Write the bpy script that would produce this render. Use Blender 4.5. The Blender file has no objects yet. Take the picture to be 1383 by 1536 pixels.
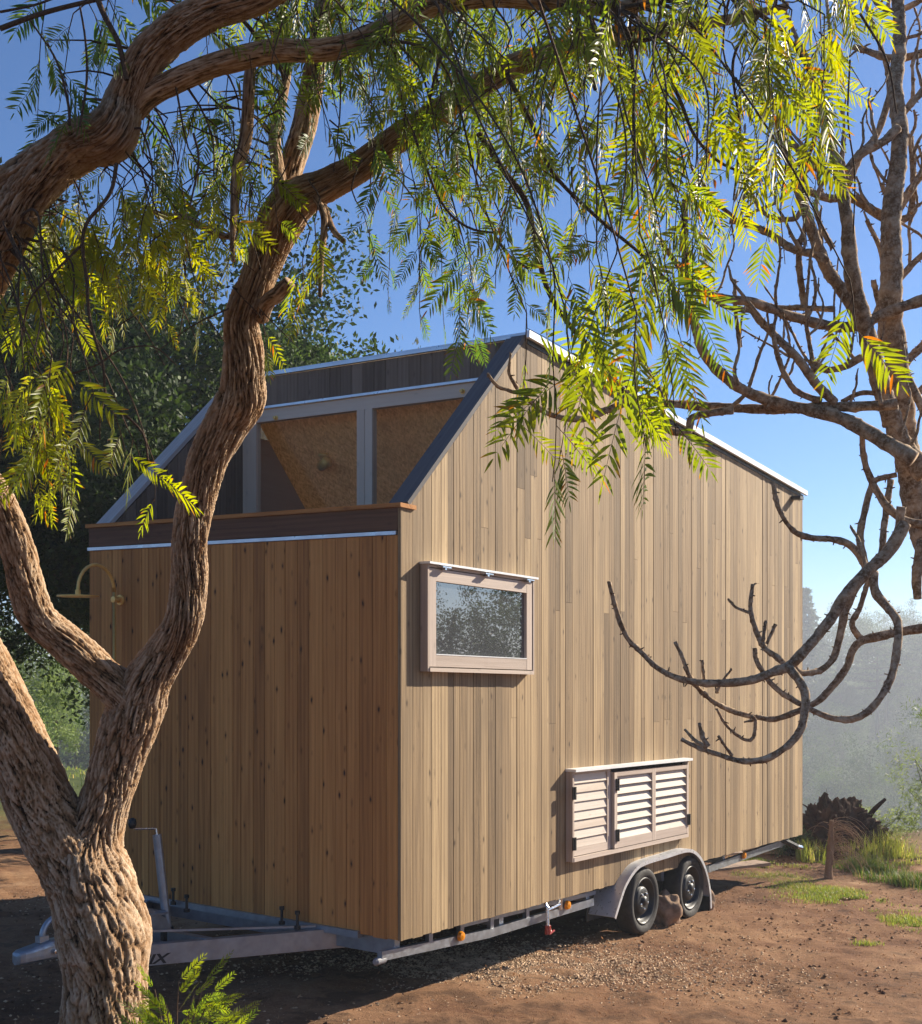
import bpy, math, random
import numpy as np
from mathutils import Vector
sc = bpy.context.scene
R_ = math.radians
# ------------------------------------------------------------------ camera / light
FPX, CX, HY, CAMZ = 1907.0, 691.5, 1000.0, 2.0
cam = bpy.data.cameras.new('camera'); camo = bpy.data.objects.new('camera', cam)
sc.collection.objects.link(camo); sc.camera = camo
camo.location = (0, 0, CAMZ); camo.rotation_euler = (R_(90), 0, 0)
cam.sensor_fit = 'VERTICAL'; cam.sensor_height = 36.0; cam.sensor_width = 36.0
cam.lens = FPX/1536*36.0; cam.shift_y = (HY-768)/1536; cam.clip_end = 20000; cam.clip_start = .05
SUN = Vector((2.2, 1.47, 1.40)).normalized()
SUN_EL = math.asin(SUN.z); SUN_AZ = math.atan2(SUN.x, SUN.y)
world = bpy.data.worlds.new('World'); sc.world = world; world.use_nodes = True
wn = world.node_tree.nodes; wl = world.node_tree.links
sky = wn.new('ShaderNodeTexSky'); sky.sky_type = 'NISHITA'; sky.sun_disc = False
sky.sun_elevation = SUN_EL; sky.sun_rotation = SUN_AZ
sky.air_density = 1.0; sky.dust_density = 1.0; sky.ozone_density = 8.0; sky.altitude = 1500
wl.new(sky.outputs[0], wn['Background'].inputs[0]); wn['Background'].inputs[1].default_value = 0.072
sl = bpy.data.lights.new('sun', 'SUN'); sl.energy = 5.0; sl.angle = R_(0.5); sl.color = (1, .89, .73)
so = bpy.data.objects.new('sun', sl); sc.collection.objects.link(so)
so.rotation_euler = (-SUN).to_track_quat('-Z', 'Y').to_euler(); so.location = (30, 20, 20)
sc.view_settings.view_transform = 'Standard'; sc.view_settings.look = 'None'
sc.view_settings.exposure = 1.05; sc.view_settings.gamma = 1.0; sc.view_settings.use_curve_mapping = False
sc.cycles.max_bounces = 8; sc.cycles.diffuse_bounces = 4; sc.cycles.transparent_max_bounces = 16
sc.cycles.volume_bounces = 0
# ------------------------------------------------------------------ helpers
rng = np.random.default_rng(7)
def PX(px, py, d): return np.array([(px-CX)/FPX*d, d, CAMZ+(HY-py)/FPX*d])
def srgb(r, g, b):
    f = lambda c: (c/12.92 if c <= .04045 else ((c+.055)/1.055)**2.4)
    return (f(r/255), f(g/255), f(b/255), 1)
A = np.array([.55999, .8285, 0.]); A /= np.linalg.norm(A); B = np.array([-A[1], A[0], 0.])
P0 = np.array([-.338, 7.4, 0.]); W, L = 2.72, 6.88
SHA, SHB = -.0198, .016
def H(t, s, z): return P0 + t*A + s*B + np.array([0, 0, z + SHA*t + SHB*s])
def onR(px, py, p=0.):          # pixel -> (t,z) in the plane s=-p
    r = (px-CX)/FPX; O = P0 - p*B
    t = (r*O[1]-O[0])/(A[0]-r*A[1]); d = O[1]+t*A[1]
    return t, CAMZ+(HY-py)/FPX*d - SHA*t + SHB*p
def onF(px, py, t=0.):          # pixel -> (s,z) in the plane t
    r = (px-CX)/FPX; O = P0 + t*A
    s = (r*O[1]-O[0])/(B[0]-r*B[1]); d = O[1]+s*B[1]
    return s, CAMZ+(HY-py)/FPX*d - SHA*t - SHB*s
def hash3(ix, iy, iz, k=0):
    n = (ix.astype(np.int64)*73856093) ^ (iy.astype(np.int64)*19349663) ^ (iz.astype(np.int64)*83492791) ^ (k*2654435)
    n = (n ^ (n >> 13)) * 1274126177 & 0x7fffffff
    n = (n ^ (n >> 15)) * 668265263 & 0x7fffffff
    return (n & 0xffff)/65535.0
def vnoise(p):
    i = np.floor(p).astype(np.int64); f = p-i; f = f*f*(3-2*f); o = 0
    for dx in (0, 1):
        for dy in (0, 1):
            for dz in (0, 1):
                w = (f[:, 0] if dx else 1-f[:, 0])*(f[:, 1] if dy else 1-f[:, 1])*(f[:, 2] if dz else 1-f[:, 2])
                o = o + w*hash3(i[:, 0]+dx, i[:, 1]+dy, i[:, 2]+dz)
    return o*2-1
def fbm(p, o=4):
    s = 0; a = 1; q = p.copy()
    for _ in range(o): s = s+a*vnoise(q); q = q*2.03+11.3; a *= .5
    return s
def worley(p):
    i = np.floor(p).astype(np.int64); f1 = np.full(len(p), 9.); f2 = np.full(len(p), 9.)
    for dx in (-1, 0, 1):
        for dy in (-1, 0, 1):
            for dz in (-1, 0, 1):
                c = i+np.array([dx, dy, dz])
                q = np.stack([c[:, 0]+hash3(c[:, 0], c[:, 1], c[:, 2], 1), c[:, 1]+hash3(c[:, 0], c[:, 1], c[:, 2], 2), c[:, 2]+hash3(c[:, 0], c[:, 1], c[:, 2], 3)], 1)
                d = np.sqrt(((p-q)**2).sum(1)); n = d < f1
                f2 = np.where(n, f1, np.minimum(f2, d)); f1 = np.where(n, d, f1)
    return f1, f2
class MB:
    def __init__(s): s.v = []; s.f = []; s.n = 0; s.at = {}
    def add(s, v, f, **at):
        v = np.asarray(v, float); s.v.append(v)
        if isinstance(f, np.ndarray): s.f.extend((f+s.n).tolist())
        else: s.f.extend([[i+s.n for i in q] for q in f])
        for k, a in at.items(): s.at.setdefault(k, []).append(np.broadcast_to(np.asarray(a, float), (len(v), 3)).copy())
        s.n += len(v)
    def build(s, name, mat, parent=None, smooth=False, world=True):
        v = np.concatenate(s.v) if s.v else np.zeros((0, 3))
        if parent is not None and world: v = v-np.array(base_of(parent))
        me = bpy.data.meshes.new(name); me.from_pydata(v.tolist(), [], s.f)
        for k, a in s.at.items():
            a = np.concatenate(a)
            if len(a) == len(v):
                at = me.attributes.new(k, 'FLOAT_VECTOR', 'POINT'); at.data.foreach_set('vector', a.ravel())
        me.materials.append(mat)
        if smooth: me.polygons.foreach_set('use_smooth', [True]*len(me.polygons))
        me.update(); o = bpy.data.objects.new(name, me); sc.collection.objects.link(o)
        if parent is not None: o.parent = parent
        return o
def base_of(o):
    b = Vector((0, 0, 0))
    while o is not None: b = b+o.location; o = o.parent
    return b
def tag(o, label, cat, group=None, kind=None):
    o['label'] = label; o['category'] = cat
    if group: o['group'] = group
    if kind: o['kind'] = kind
    return o
def thing(name, loc, label, cat, group=None):
    o = bpy.data.objects.new(name, None); sc.collection.objects.link(o); o.location = [float(c) for c in loc]
    o.empty_display_size = .2
    return tag(o, label, cat, group)
BF = [[0, 3, 2, 1], [4, 5, 6, 7], [0, 1, 5, 4], [1, 2, 6, 5], [2, 3, 7, 6], [3, 0, 4, 7]]
def hbox(mb, t0, t1, s0, s1, z0, z1, bev=0, **at):
    v = [H(t, s, z) for z in (z0, z1) for t, s in ((t0, s0), (t1, s0), (t1, s1), (t0, s1))]
    v = [v[0], v[3], v[2], v[1], v[4], v[7], v[6], v[5]]   # outward winding (A,B frame is right-handed)
    v = [v[0], v[3], v[2], v[1], v[4], v[7], v[6], v[5]]
    if 'wc' not in at: at['wc'] = wcbox(t0, t1, s0, s1, z0, z1)
    mb.add(v, BF, **at)
def wcbox(t0, t1, s0, s1, z0, z1):
    r = random.random()*40
    dt, ds, dz = t1-t0, s1-s0, z1-z0
    o = []
    for z in (0, dz):
        for t, s in ((0, 0), (dt, 0), (dt, ds), (0, ds)):
            if dz >= dt and dz >= ds: o.append((t+s, z, r))
            elif dt >= ds: o.append((z+s, t, r))
            else: o.append((z+t, s, r))
    return o
def frame_of(d):
    d = np.asarray(d, float); d = d/(np.linalg.norm(d)+1e-12)
    u = np.cross(d, [0, 0, 1.]) if abs(d[2]) < .95 else np.cross(d, [0, 1., 0])
    u /= np.linalg.norm(u); return d, u, np.cross(d, u)
def smooth_path(pts, rad, step):
    pts = np.asarray(pts, float); rad = np.asarray(rad, float); n = len(pts)
    if n < 2: return pts, rad
    ext = np.vstack([2*pts[0]-pts[1], pts, 2*pts[-1]-pts[-2]]); rx = np.concatenate([[rad[0]], rad, [rad[-1]]])
    P = []; Rr = []
    for i in range(n-1):
        k = max(1, int(np.linalg.norm(pts[i+1]-pts[i])/step)); t = np.linspace(0, 1, k, endpoint=False)[:, None]
        p0, p1, p2, p3 = ext[i:i+4]
        P.append(.5*((2*p1)+(-p0+p2)*t+(2*p0-5*p1+4*p2-p3)*t*t+(-p0+3*p1-3*p2+p3)*t**3))
        t = t[:, 0]; r0, r1, r2, r3 = rx[i:i+4]; Rr.append(r1+(r2-r1)*(t*t*(3-2*t)))
    P.append(pts[-1:]); Rr.append(rad[-1:])
    return np.vstack(P), np.concatenate(Rr)
def tube_grid(P, seg):
    n = len(P); T = np.gradient(P, axis=0); T /= (np.linalg.norm(T, axis=1)[:, None]+1e-12)
    d, u, w = frame_of(T[0]); U = np.zeros_like(P); U[0] = u
    for i in range(1, n):
        u = u-T[i]*(u@T[i]); u /= (np.linalg.norm(u)+1e-12); U[i] = u
    V = np.cross(T, U); th = np.linspace(0, 2*np.pi, seg, endpoint=False)
    D = U[:, None, :]*np.cos(th)[None, :, None]+V[:, None, :]*np.sin(th)[None, :, None]
    ar = np.concatenate([[0], np.cumsum(np.linalg.norm(np.diff(P, axis=0), axis=1))])
    return D, th, ar, T
def gridfaces(n, seg, off=0):
    i = np.arange(n-1)[:, None]*seg; j = np.arange(seg)[None, :]; k = (j+1) % seg
    return np.stack([i+j, i+k, i+seg+k, i+seg+j], -1).reshape(-1, 4)+off
def tube(mb, pts, rad, seg=8, step=None, cap=True, **at):
    pts = np.asarray(pts, float); rad = np.broadcast_to(np.asarray(rad, float), (len(pts),))
    if step: P, Rr = smooth_path(pts, rad, step)
    else: P, Rr = pts, rad
    D, th, ar, T = tube_grid(P, seg)
    v = (P[:, None, :]+D*Rr[:, None, None]).reshape(-1, 3); f = gridfaces(len(P), seg).tolist()
    if cap: f.append(list(range(seg))[::-1]); f.append([(len(P)-1)*seg+i for i in range(seg)])
    if 'wc' not in at: at['wc'] = np.stack([np.tile(th*Rr.mean(), len(P)), np.repeat(ar, seg), np.zeros(len(v))], 1)
    mb.add(v, f, **at)
def hp(*c): return [H(*q) for q in c]
# lathe around an axis
def lathe(mb, c, axis, prof, seg=28, **at):
    d, u, w = frame_of(axis); c = np.asarray(c, float); v = []
    for r, x in prof:
        for k in range(seg):
            a = 2*math.pi*k/seg; v.append(c+d*x+(u*math.cos(a)+w*math.sin(a))*r)
    f = gridfaces(len(prof), seg).tolist()
    if 'wc' not in at: at['wc'] = np.zeros((len(v), 3))
    mb.add(v, f, **at)
# ------------------------------------------------------------------ materials
def newmat(name):
    m = bpy.data.materials.new(name); m.use_nodes = True; nt = m.node_tree
    return m, nt, nt.nodes, nt.links, nt.nodes['Principled BSDF']
def N(nt, t, **kw):
    n = nt.nodes.new(t)
    for k, v in kw.items():
        if k in n.inputs: n.inputs[k].default_value = v
        else: setattr(n, k, v)
    return n
def ramp(nt, src, stops, interp='LINEAR'):
    r = nt.nodes.new('ShaderNodeValToRGB'); r.color_ramp.interpolation = interp
    e = r.color_ramp.elements
    while len(e) < len(stops): e.new(.5)
    for i, (p, c) in enumerate(stops):
        e[i].position = p; e[i].color = c if hasattr(c, '__len__') else (c, c, c, 1)
    nt.links.new(src, r.inputs[0]); return r.outputs[0]
def mix(nt, f, a, b, mode='MIX'):
    m = nt.nodes.new('ShaderNodeMix'); m.data_type = 'RGBA'; m.blend_type = mode
    for s, x in ((0, f), (6, a), (7, b)):
        if hasattr(x, 'is_linked') or hasattr(x, 'links'): nt.links.new(x, m.inputs[s])
        else: m.inputs[s].default_value = x
    return m.outputs[2]
def math_(nt, op, a, b=None):
    m = nt.nodes.new('ShaderNodeMath'); m.operation = op
    for s, x in ((0, a), (1, b)):
        if x is None: continue
        if hasattr(x, 'links'): nt.links.new(x, m.inputs[s])
        else: m.inputs[s].default_value = x
    return m.outputs[0]
def noise(nt, vec, scale, detail=4, rough=.55, dist=0, out='Fac'):
    n = N(nt, 'ShaderNodeTexNoise', Scale=scale, Detail=detail, Roughness=rough, Distortion=dist)
    if vec is not None: nt.links.new(vec, n.inputs['Vector'])
    return n.outputs[out]
def mapping(nt, vec, scale=(1, 1, 1), loc=(0, 0, 0)):
    m = N(nt, 'ShaderNodeMapping'); m.inputs['Scale'].default_value = scale; m.inputs['Location'].default_value = loc
    nt.links.new(vec, m.inputs['Vector']); return m.outputs[0]
def bump(nt, h, b, strength=.5, dist=.01):
    n = N(nt, 'ShaderNodeBump', Strength=strength, Distance=dist); nt.links.new(h, n.inputs['Height'])
    nt.links.new(n.outputs[0], b.inputs['Normal']); return n
def attr(nt, name, out='Vector'):
    a = nt.nodes.new('ShaderNodeAttribute'); a.attribute_name = name; return a.outputs[out]
def wood(name, c_dark, c_mid, c_light, knot=.5, rough=.75, blotch=.35, grainc=.5, weather=0, pvar=.52, kgate=.25):
    m, nt, nd, lk, b = newmat(name); wc = attr(nt, 'wc')
    sep = N(nt, 'ShaderNodeSeparateXYZ'); lk.new(wc, sep.inputs[0])
    # plank tone
    wn_ = N(nt, 'ShaderNodeTexWhiteNoise', noise_dimensions='1D'); lk.new(sep.outputs[2], wn_.inputs['W'])
    g1 = noise(nt, mapping(nt, wc, (70, 1.6, 1)), 1, 5, .6, .4)
    g2 = noise(nt, mapping(nt, wc, (14, .9, 1)), 1, 3, .5, 1.2)
    wv = N(nt, 'ShaderNodeTexWave', Scale=9.0, Distortion=5.0, Detail=2.0); wv.inputs['Detail Scale'].default_value = .6
    lk.new(mapping(nt, wc, (1, .11, 1)), wv.inputs['Vector'])
    f = math_(nt, 'ADD', math_(nt, 'ADD', math_(nt, 'MULTIPLY', wn_.outputs[0], pvar), (.52-pvar)*.5), math_(nt, 'MULTIPLY', g2, .38))
    f = math_(nt, 'ADD', f, math_(nt, 'MULTIPLY', math_(nt, 'SUBTRACT', wv.outputs[1], .5), .10*grainc*2))
    f = math_(nt, 'ADD', f, math_(nt, 'MULTIPLY', math_(nt, 'SUBTRACT', g1, .5), grainc))
    col = ramp(nt, f, [(.08, c_dark), (.42, c_mid), (.8, c_light)])
    # hue drift between planks and weathering
    wn2 = N(nt, 'ShaderNodeTexWhiteNoise', noise_dimensions='1D'); lk.new(math_(nt, 'ADD', sep.outputs[2], 7.3), wn2.inputs['W'])
    col = mix(nt, math_(nt, 'MULTIPLY', wn2.outputs[0], blotch), col, (c_mid[0]*.92, c_mid[1]*.98, c_mid[2]*1.12, 1))
    if weather:
        wz = noise(nt, mapping(nt, wc, (3, .5, .2)), 1, 3, .6, .5)
        col = mix(nt, ramp(nt, wz, [(.45, 0), (.75, weather)]), col, (c_mid[0]*.75, c_mid[1]*.8, c_mid[2]*.9, 1))
    if knot:
        vo = N(nt, 'ShaderNodeTexVoronoi', Scale=1.0); vo.inputs['Randomness'].default_value = 1
        lk.new(mapping(nt, wc, (15, 6.5, 3.7)), vo.inputs['Vector'])
        k = ramp(nt, math_(nt, 'ADD', vo.outputs[0], math_(nt, 'MULTIPLY', noise(nt, mapping(nt, wc, (60, 30, 1)), 1, 2), .12)), [(.13, 1), (.19, .35), (.30, 0)])
        gate = ramp(nt, vo.outputs['Color'], [(kgate-.04, 0), (kgate+.04, 1)])
        k = math_(nt, 'MULTIPLY', math_(nt, 'MULTIPLY', k, gate), knot)
        col = mix(nt, k, col, (c_dark[0]*.35, c_dark[1]*.3, c_dark[2]*.3, 1))
    lk.new(col, b.inputs['Base Color']); b.inputs['Roughness'].default_value = rough
    b.inputs['Specular IOR Level'].default_value = .3
    bump(nt, g1, b, .5, .004)
    return m
def plain(name, col, rough=.5, metal=0, nz=.15, scale=8, bmp=.1, spec=.5):
    m, nt, nd, lk, b = newmat(name); tc = N(nt, 'ShaderNodeTexCoord')
    n = noise(nt, tc.outputs['Object'], scale, 5, .6)
    d = tuple(c*(1-nz) for c in col[:3])+(1,); l = tuple(min(1, c*(1+nz)) for c in col[:3])+(1,)
    lk.new(ramp(nt, n, [(.3, d), (.7, l)]), b.inputs['Base Color'])
    lk.new(ramp(nt, noise(nt, tc.outputs['Object'], scale*3, 3), [(.3, max(0, rough-.1)), (.7, min(1, rough+.12))]), b.inputs['Roughness'])
    b.inputs['Metallic'].default_value = metal; b.inputs['Specular IOR Level'].default_value = spec
    if bmp: bump(nt, noise(nt, tc.outputs['Object'], scale*6, 4), b, bmp, .004)
    return m
M = {}
M['side_wood'] = wood('weathered_cladding', (.090, .055, .026, 1), (.280, .184, .092, 1), (.54, .386, .208, 1), grainc=.75, kgate=.55, knot=.75, weather=.8, pvar=.64)
M['front_wood'] = wood('brown_cladding', (.14, .050, .010, 1), (.44, .182, .044, 1), (.68, .33, .095, 1), knot=1.0, blotch=.15, pvar=.34)
M['dark_wood'] = wood('parapet_wood', (.055, .024, .012, 1), (.14, .065, .032, 1), (.22, .11, .055, 1), knot=.3, grainc=.9)
M['cheek_wood'] = wood('grey_stained_wood', (.05, .047, .05, 1), (.10, .092, .092, 1), (.16, .145, .14, 1), knot=.4)
M['lit_cap_wood'] = wood('sun_caught_wood', (.34, .29, .25, 1), (.52, .46, .41, 1), (.62, .56, .51, 1), knot=.3)  # paler wood for the left cap: the light it catches, put into colour
M['band_wood'] = wood('upper_cladding', (.08, .05, .032, 1), (.17, .115, .076, 1), (.26, .185, .13, 1), knot=.5)
M['frame_wood'] = wood('whitewashed_frame', (.34, .26, .20, 1), (.50, .40, .32, 1), (.60, .50, .41, 1), knot=.25, grainc=.25)
M['loft_frame'] = wood('shade_warmed_frame', (.48, .36, .25, 1), (.66, .50, .36, 1), (.74, .60, .46, 1), knot=.2, grainc=.25)  # warmer copy of the frame wood, offsetting blue shade on the loft window
M['slat_wood'] = wood('whitewashed_slat', (.46, .37, .29, 1), (.61, .52, .425, 1), (.70, .62, .52, 1), knot=.2, grainc=.25)
M['zinc'] = plain('galvanised_steel', (.33, .35, .38, 1), .42, .8, .18, 14)
M['flash'] = plain('roof_flashing', (.62, .63, .65, 1), .35, .7, .08, 6)
M['bright_zinc'] = plain('new_galvanised_steel', (.68, .70, .73, 1), .34, .5, .10, 10)
M['white_metal'] = plain('white_roof_edge', (.80, .80, .78, 1), .4, .1, .05, 6)
M['black_metal'] = plain('black_painted_steel', (.012, .012, .013, 1), .5, 0, .2, 10)
M['rail_cap'] = plain('grey_plastic', (.22, .22, .23, 1), .6)
M['rubber'] = plain('tyre_rubber', (.030, .027, .024, 1), .8, 0, .35, 20, .3)
M['brass'] = plain('brass', (.85, .52, .14, 1), .4, .35, .15, 20)
M['chrome'] = plain('bright_steel', (.75, .75, .76, 1), .2, 1, .1, 20)
M['amber'] = plain('amber_lens', (.75, .26, .01, 1), .2, 0, .1, 20, 0)
M['red'] = plain('red_fitting', (.35, .05, .035, 1), .25, 0, .1, 20, 0)
M['black_plastic'] = plain('black_plastic', (.015, .015, .015, 1), .5)
M['gap'] = plain('dark_backing', (.03, .022, .016, 1), .95)
M['pale_ply'] = wood('pale_inner_boarding', (.36, .25, .18, 1), (.48, .35, .27, 1), (.55, .42, .33, 1), knot=.1, grainc=.2)
M['decal'] = plain('black_decal', (.008, .008, .01, 1), .5, 0, 0, 5, 0)
# strand board ceiling
m, nt, nd, lk, b = newmat('strand_board'); tc = N(nt, 'ShaderNodeTexCoord')
v1 = N(nt, 'ShaderNodeTexVoronoi', Scale=1.0); lk.new(mapping(nt, tc.outputs['Object'], (30, 95, 30)), v1.inputs['Vector'])
v2 = N(nt, 'ShaderNodeTexVoronoi', Scale=1.0); lk.new(mapping(nt, tc.outputs['Object'], (90, 26, 45)), v2.inputs['Vector'])
cc = mix(nt, .5, ramp(nt, v1.outputs['Color'], [(.1, (.40, .26, .10, 1)), (.9, (.80, .60, .32, 1))]), ramp(nt, v2.outputs['Color'], [(.2, (.46, .28, .09, 1)), (.8, (.88, .62, .28, 1))]))
lk.new(cc, b.inputs['Base Color']); b.inputs['Roughness'].default_value = .7; M['osb'] = m
tl_ = N(nt, 'ShaderNodeBsdfTranslucent'); lk.new(cc, tl_.inputs[0]); mx_ = N(nt, 'ShaderNodeMixShader'); mx_.inputs[0].default_value = .16  # translucency added so sun from behind brightens the loft panel
lk.new(b.outputs[0], mx_.inputs[1]); lk.new(tl_.outputs[0], mx_.inputs[2]); lk.new(mx_.outputs[0], nd['Material Output'].inputs[0])
# glass
def glassmat(name, tint, refl, body=None, kf=1.0):
    m, nt, nd, lk, b = newmat(name); out = nd['Material Output']
    g = N(nt, 'ShaderNodeBsdfGlossy'); g.inputs['Roughness'].default_value = .01; g.inputs['Color'].default_value = (1, 1, 1, 1)
    if body: t = N(nt, 'ShaderNodeBsdfDiffuse'); t.inputs[0].default_value = body
    else: t = N(nt, 'ShaderNodeBsdfTransparent'); t.inputs[0].default_value = tint
    fr = N(nt, 'ShaderNodeFresnel'); fr.inputs[0].default_value = 1.5
    ge = N(nt, 'ShaderNodeNewGeometry')
    f = math_(nt, 'MULTIPLY', math_(nt, 'ADD', math_(nt, 'MULTIPLY', fr.outputs[0], kf), refl), math_(nt, 'SUBTRACT', 1.0, ge.outputs['Backfacing']))
    mx = N(nt, 'ShaderNodeMixShader'); lk.new(f, mx.inputs[0]); lk.new(t.outputs[0], mx.inputs[1]); lk.new(g.outputs[0], mx.inputs[2])
    tc = N(nt, 'ShaderNodeTexCoord'); bp = N(nt, 'ShaderNodeBump', Strength=.012, Distance=.02)
    lk.new(noise(nt, tc.outputs['Object'], 3, 2), bp.inputs['Height']); lk.new(bp.outputs[0], g.inputs['Normal'])
    lk.new(mx.outputs[0], out.inputs[0]); return m
M['glass'] = glassmat('clear_glass', (.95, .96, .95, 1), .0, None, .13)
M['dark_glass'] = glassmat('dark_window_glass', None, .16, (.07, .072, .076, 1))
# bark
def barkmat(name, cols, lich=0, sc_=1.0, bstr=.8):
    m, nt, nd, lk, b = newmat(name); tc = N(nt, 'ShaderNodeTexCoord'); ob = tc.outputs['Object']; wc = attr(nt, 'wc')
    s = N(nt, 'ShaderNodeSeparateXYZ'); lk.new(attr(nt, 'bk'), s.inputs[0])
    n1 = noise(nt, ob, 9*sc_, 6, .65); n2 = noise(nt, ob, 60*sc_, 4, .6)
    c = ramp(nt, math_(nt, 'ADD', math_(nt, 'MULTIPLY', s.outputs[0], .72), math_(nt, 'MULTIPLY', n2, .38)), [(.46, cols[0]), (.68, cols[1]), (1.02, cols[2])])
    c = mix(nt, ramp(nt, n1, [(.42, 0), (.7, .6)]), c, cols[3])
    if lich:
        v = noise(nt, ob, 48*sc_, 6, .75); c = mix(nt, ramp(nt, v, [(.44, 0), (.70, .6)]), c, cols[4])
    lk.new(c, b.inputs['Base Color']); b.inputs['Roughness'].default_value = .9; b.inputs['Specular IOR Level'].default_value = .15
    bump(nt, math_(nt, 'ADD', n2, noise(nt, ob, 160*sc_, 3, .6)), b, bstr, .006*1/sc_)
    return m
M['pepper_bark'] = barkmat('pepper_tree_bark', [(.020, .011, .006, 1), (.28, .165, .085, 1), (.64, .49, .34, 1), (.33, .18, .08, 1)])
M['fig_bark'] = barkmat('lichened_bark', [(.14, .08, .04, 1), (.38, .25, .145, 1), (.60, .44, .28, 1), (.34, .21, .11, 1), (.74, .64, .49, 1)], lich=1, sc_=1.6)
M['twig'] = barkmat('twig_bark', [(.05, .03, .02, 1), (.14, .09, .055, 1), (.22, .15, .09, 1), (.11, .06, .03, 1)])
M['far_bark'] = barkmat('grey_brown_bark', [(.04, .03, .02, 1), (.10, .075, .05, 1), (.16, .12, .09, 1), (.09, .06, .04, 1)])
# leaves: colour from attribute lc = (hue mix, tip red, brightness)
def leafmat(name, green, yellow, red, trans=.5, rough=.38, spec=.5):
    m, nt, nd, lk, b = newmat(name); out = nd['Material Output']
    s = N(nt, 'ShaderNodeSeparateXYZ'); lk.new(attr(nt, 'lc'), s.inputs[0])
    c = mix(nt, s.outputs[0], green, yellow); c = mix(nt, s.outputs[1], c, red)
    cm = mix(nt, 1.0, c, (1, 1, 1, 1), 'MULTIPLY')
    hs = N(nt, 'ShaderNodeHueSaturation'); lk.new(cm, hs.inputs['Color']); lk.new(s.outputs[2], hs.inputs['Value'])
    lk.new(hs.outputs[0], b.inputs['Base Color']); b.inputs['Roughness'].default_value = rough; b.inputs['Specular IOR Level'].default_value = spec
    t = N(nt, 'ShaderNodeBsdfTranslucent'); hs2 = N(nt, 'ShaderNodeHueSaturation'); hs2.inputs['Value'].default_value = 2.3; hs2.inputs['Saturation'].default_value = 1.12
    hs2.inputs['Hue'].default_value = .49
    lk.new(hs.outputs[0], hs2.inputs['Color']); lk.new(hs2.outputs[0], t.inputs[0])
    mx = N(nt, 'ShaderNodeMixShader'); mx.inputs[0].default_value = trans
    lk.new(b.outputs[0], mx.inputs[1]); lk.new(t.outputs[0], mx.inputs[2]); lk.new(mx.outputs[0], out.inputs[0]); return m
M['pepper_leaf'] = leafmat('pepper_leaf', (.062, .120, .022, 1), (.27, .27, .020, 1), (.34, .13, .02, 1), .58, .42, .4)
M['dark_leaf'] = leafmat('evergreen_leaf', (.020, .042, .012, 1), (.10, .15, .03, 1), (.2, .15, .05, 1), .2, .6, .2)
M['soft_leaf'] = leafmat('soft_green_leaf', (.06, .10, .04, 1), (.17, .21, .07, 1), (.3, .22, .1, 1), .35, .5, .3)
M['conifer_leaf'] = leafmat('conifer_leaf', (.03, .05, .028, 1), (.07, .10, .04, 1), (.2, .15, .08, 1), .25, .6, .2)
M['grass'] = leafmat('grass_blade', (.055, .12, .018, 1), (.24, .27, .06, 1), (.40, .30, .13, 1), .4, .5, .3)
M['stone'] = plain('brown_stone', (.26, .17, .11, 1), .9, 0, .45, 14, .6, .2)
M['board'] = wood('old_board', (.22, .15, .10, 1), (.40, .29, .20, 1), (.5, .38, .27, 1), knot=.3)
# ------------------------------------------------------------------ terrain
def sstep(x, a, b):
    t = np.clip((x-a)/(b-a), 0, 1); return t*t*(3-2*t)
def ground_h(x, y):
    x = np.asarray(x, float); y = np.asarray(y, float)
    t = (x-P0[0])*A[0]+(y-P0[1])*A[1]
    g = -.027*np.clip(t, -6, 9)
    # plateau edge: beyond it on the right the ground falls into a valley, then rises again
    e = y-16.3-1.1*np.clip(-x+1.0, 0, 60)
    fall = -11*sstep(e, 0, 34)-19*sstep(e, 20, 130); rise = 31*sstep(y+.15*x, 150, 330)+1.5*sstep(y, 300, 600)
    k = 1.
    right = sstep(y-.4*np.abs(x), 5, 12)
    g = g+(fall+rise)*right*k
    g = g-.15*np.exp(-((x-1.2)**2+(y-9.6)**2)/6)*0
    return g
def gz(x, y): return float(ground_h(np.array([x]), np.array([y]))[0])
def G(px, py):   # pixel -> ground point
    lo, hi = 2.0, 400.0
    f = lambda d: (CAMZ+(HY-py)/FPX*d)-gz((px-CX)/FPX*d, d)
    d = lo
    while f(d) > 0 and d < hi: d *= 1.01
    p = PX(px, py, d); p[2] = gz(p[0], p[1]); return p
r1 = 1.2*1.009**np.arange(0, 370); r2 = r1[-1]*1.045**np.arange(1, 92); rr = np.concatenate([r1, r2])
an = np.concatenate([np.linspace(-32, 32, 420), np.linspace(32, 328, 130)[1:-1]])
aa = np.radians(an); RR, AA = np.meshgrid(rr, aa, indexing='ij'); gx, gy = RR*np.sin(AA), RR*np.cos(AA)
fx, fy = gx.ravel(), gy.ravel(); gzv = ground_h(fx, fy); q = np.stack([fx, fy, np.zeros_like(fx)], 1)
near = 1-sstep(np.hypot(fx, fy), 18, 40)
f1, f2 = worley(q*5.5+fbm(q*3, 2)[:, None]*.4)
lump = fbm(q*1.1, 3)*.022+fbm(q*7, 3)*.012+np.clip(f2-f1, 0, .5)*.018*(fbm(q*.9+7, 2) > 0)
gzv = gzv+lump*near+fbm(q*.03, 3)*1.6*sstep(fy, 40, 120)
mb = MB(); seg = len(aa); v = np.stack([fx, fy, gzv], 1)
faces = gridfaces(len(rr), seg); faces = faces[:, ::-1]
cf = [[(i+1) % seg, i, len(v)] for i in range(seg)]
v = np.vstack([v, [[0, 0, gz(0, 0)]]]); 
m, nt, nd, lk, b = newmat('red_brown_dirt'); tc = N(nt, 'ShaderNodeTexCoord'); ob = tc.outputs['Object']
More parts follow.
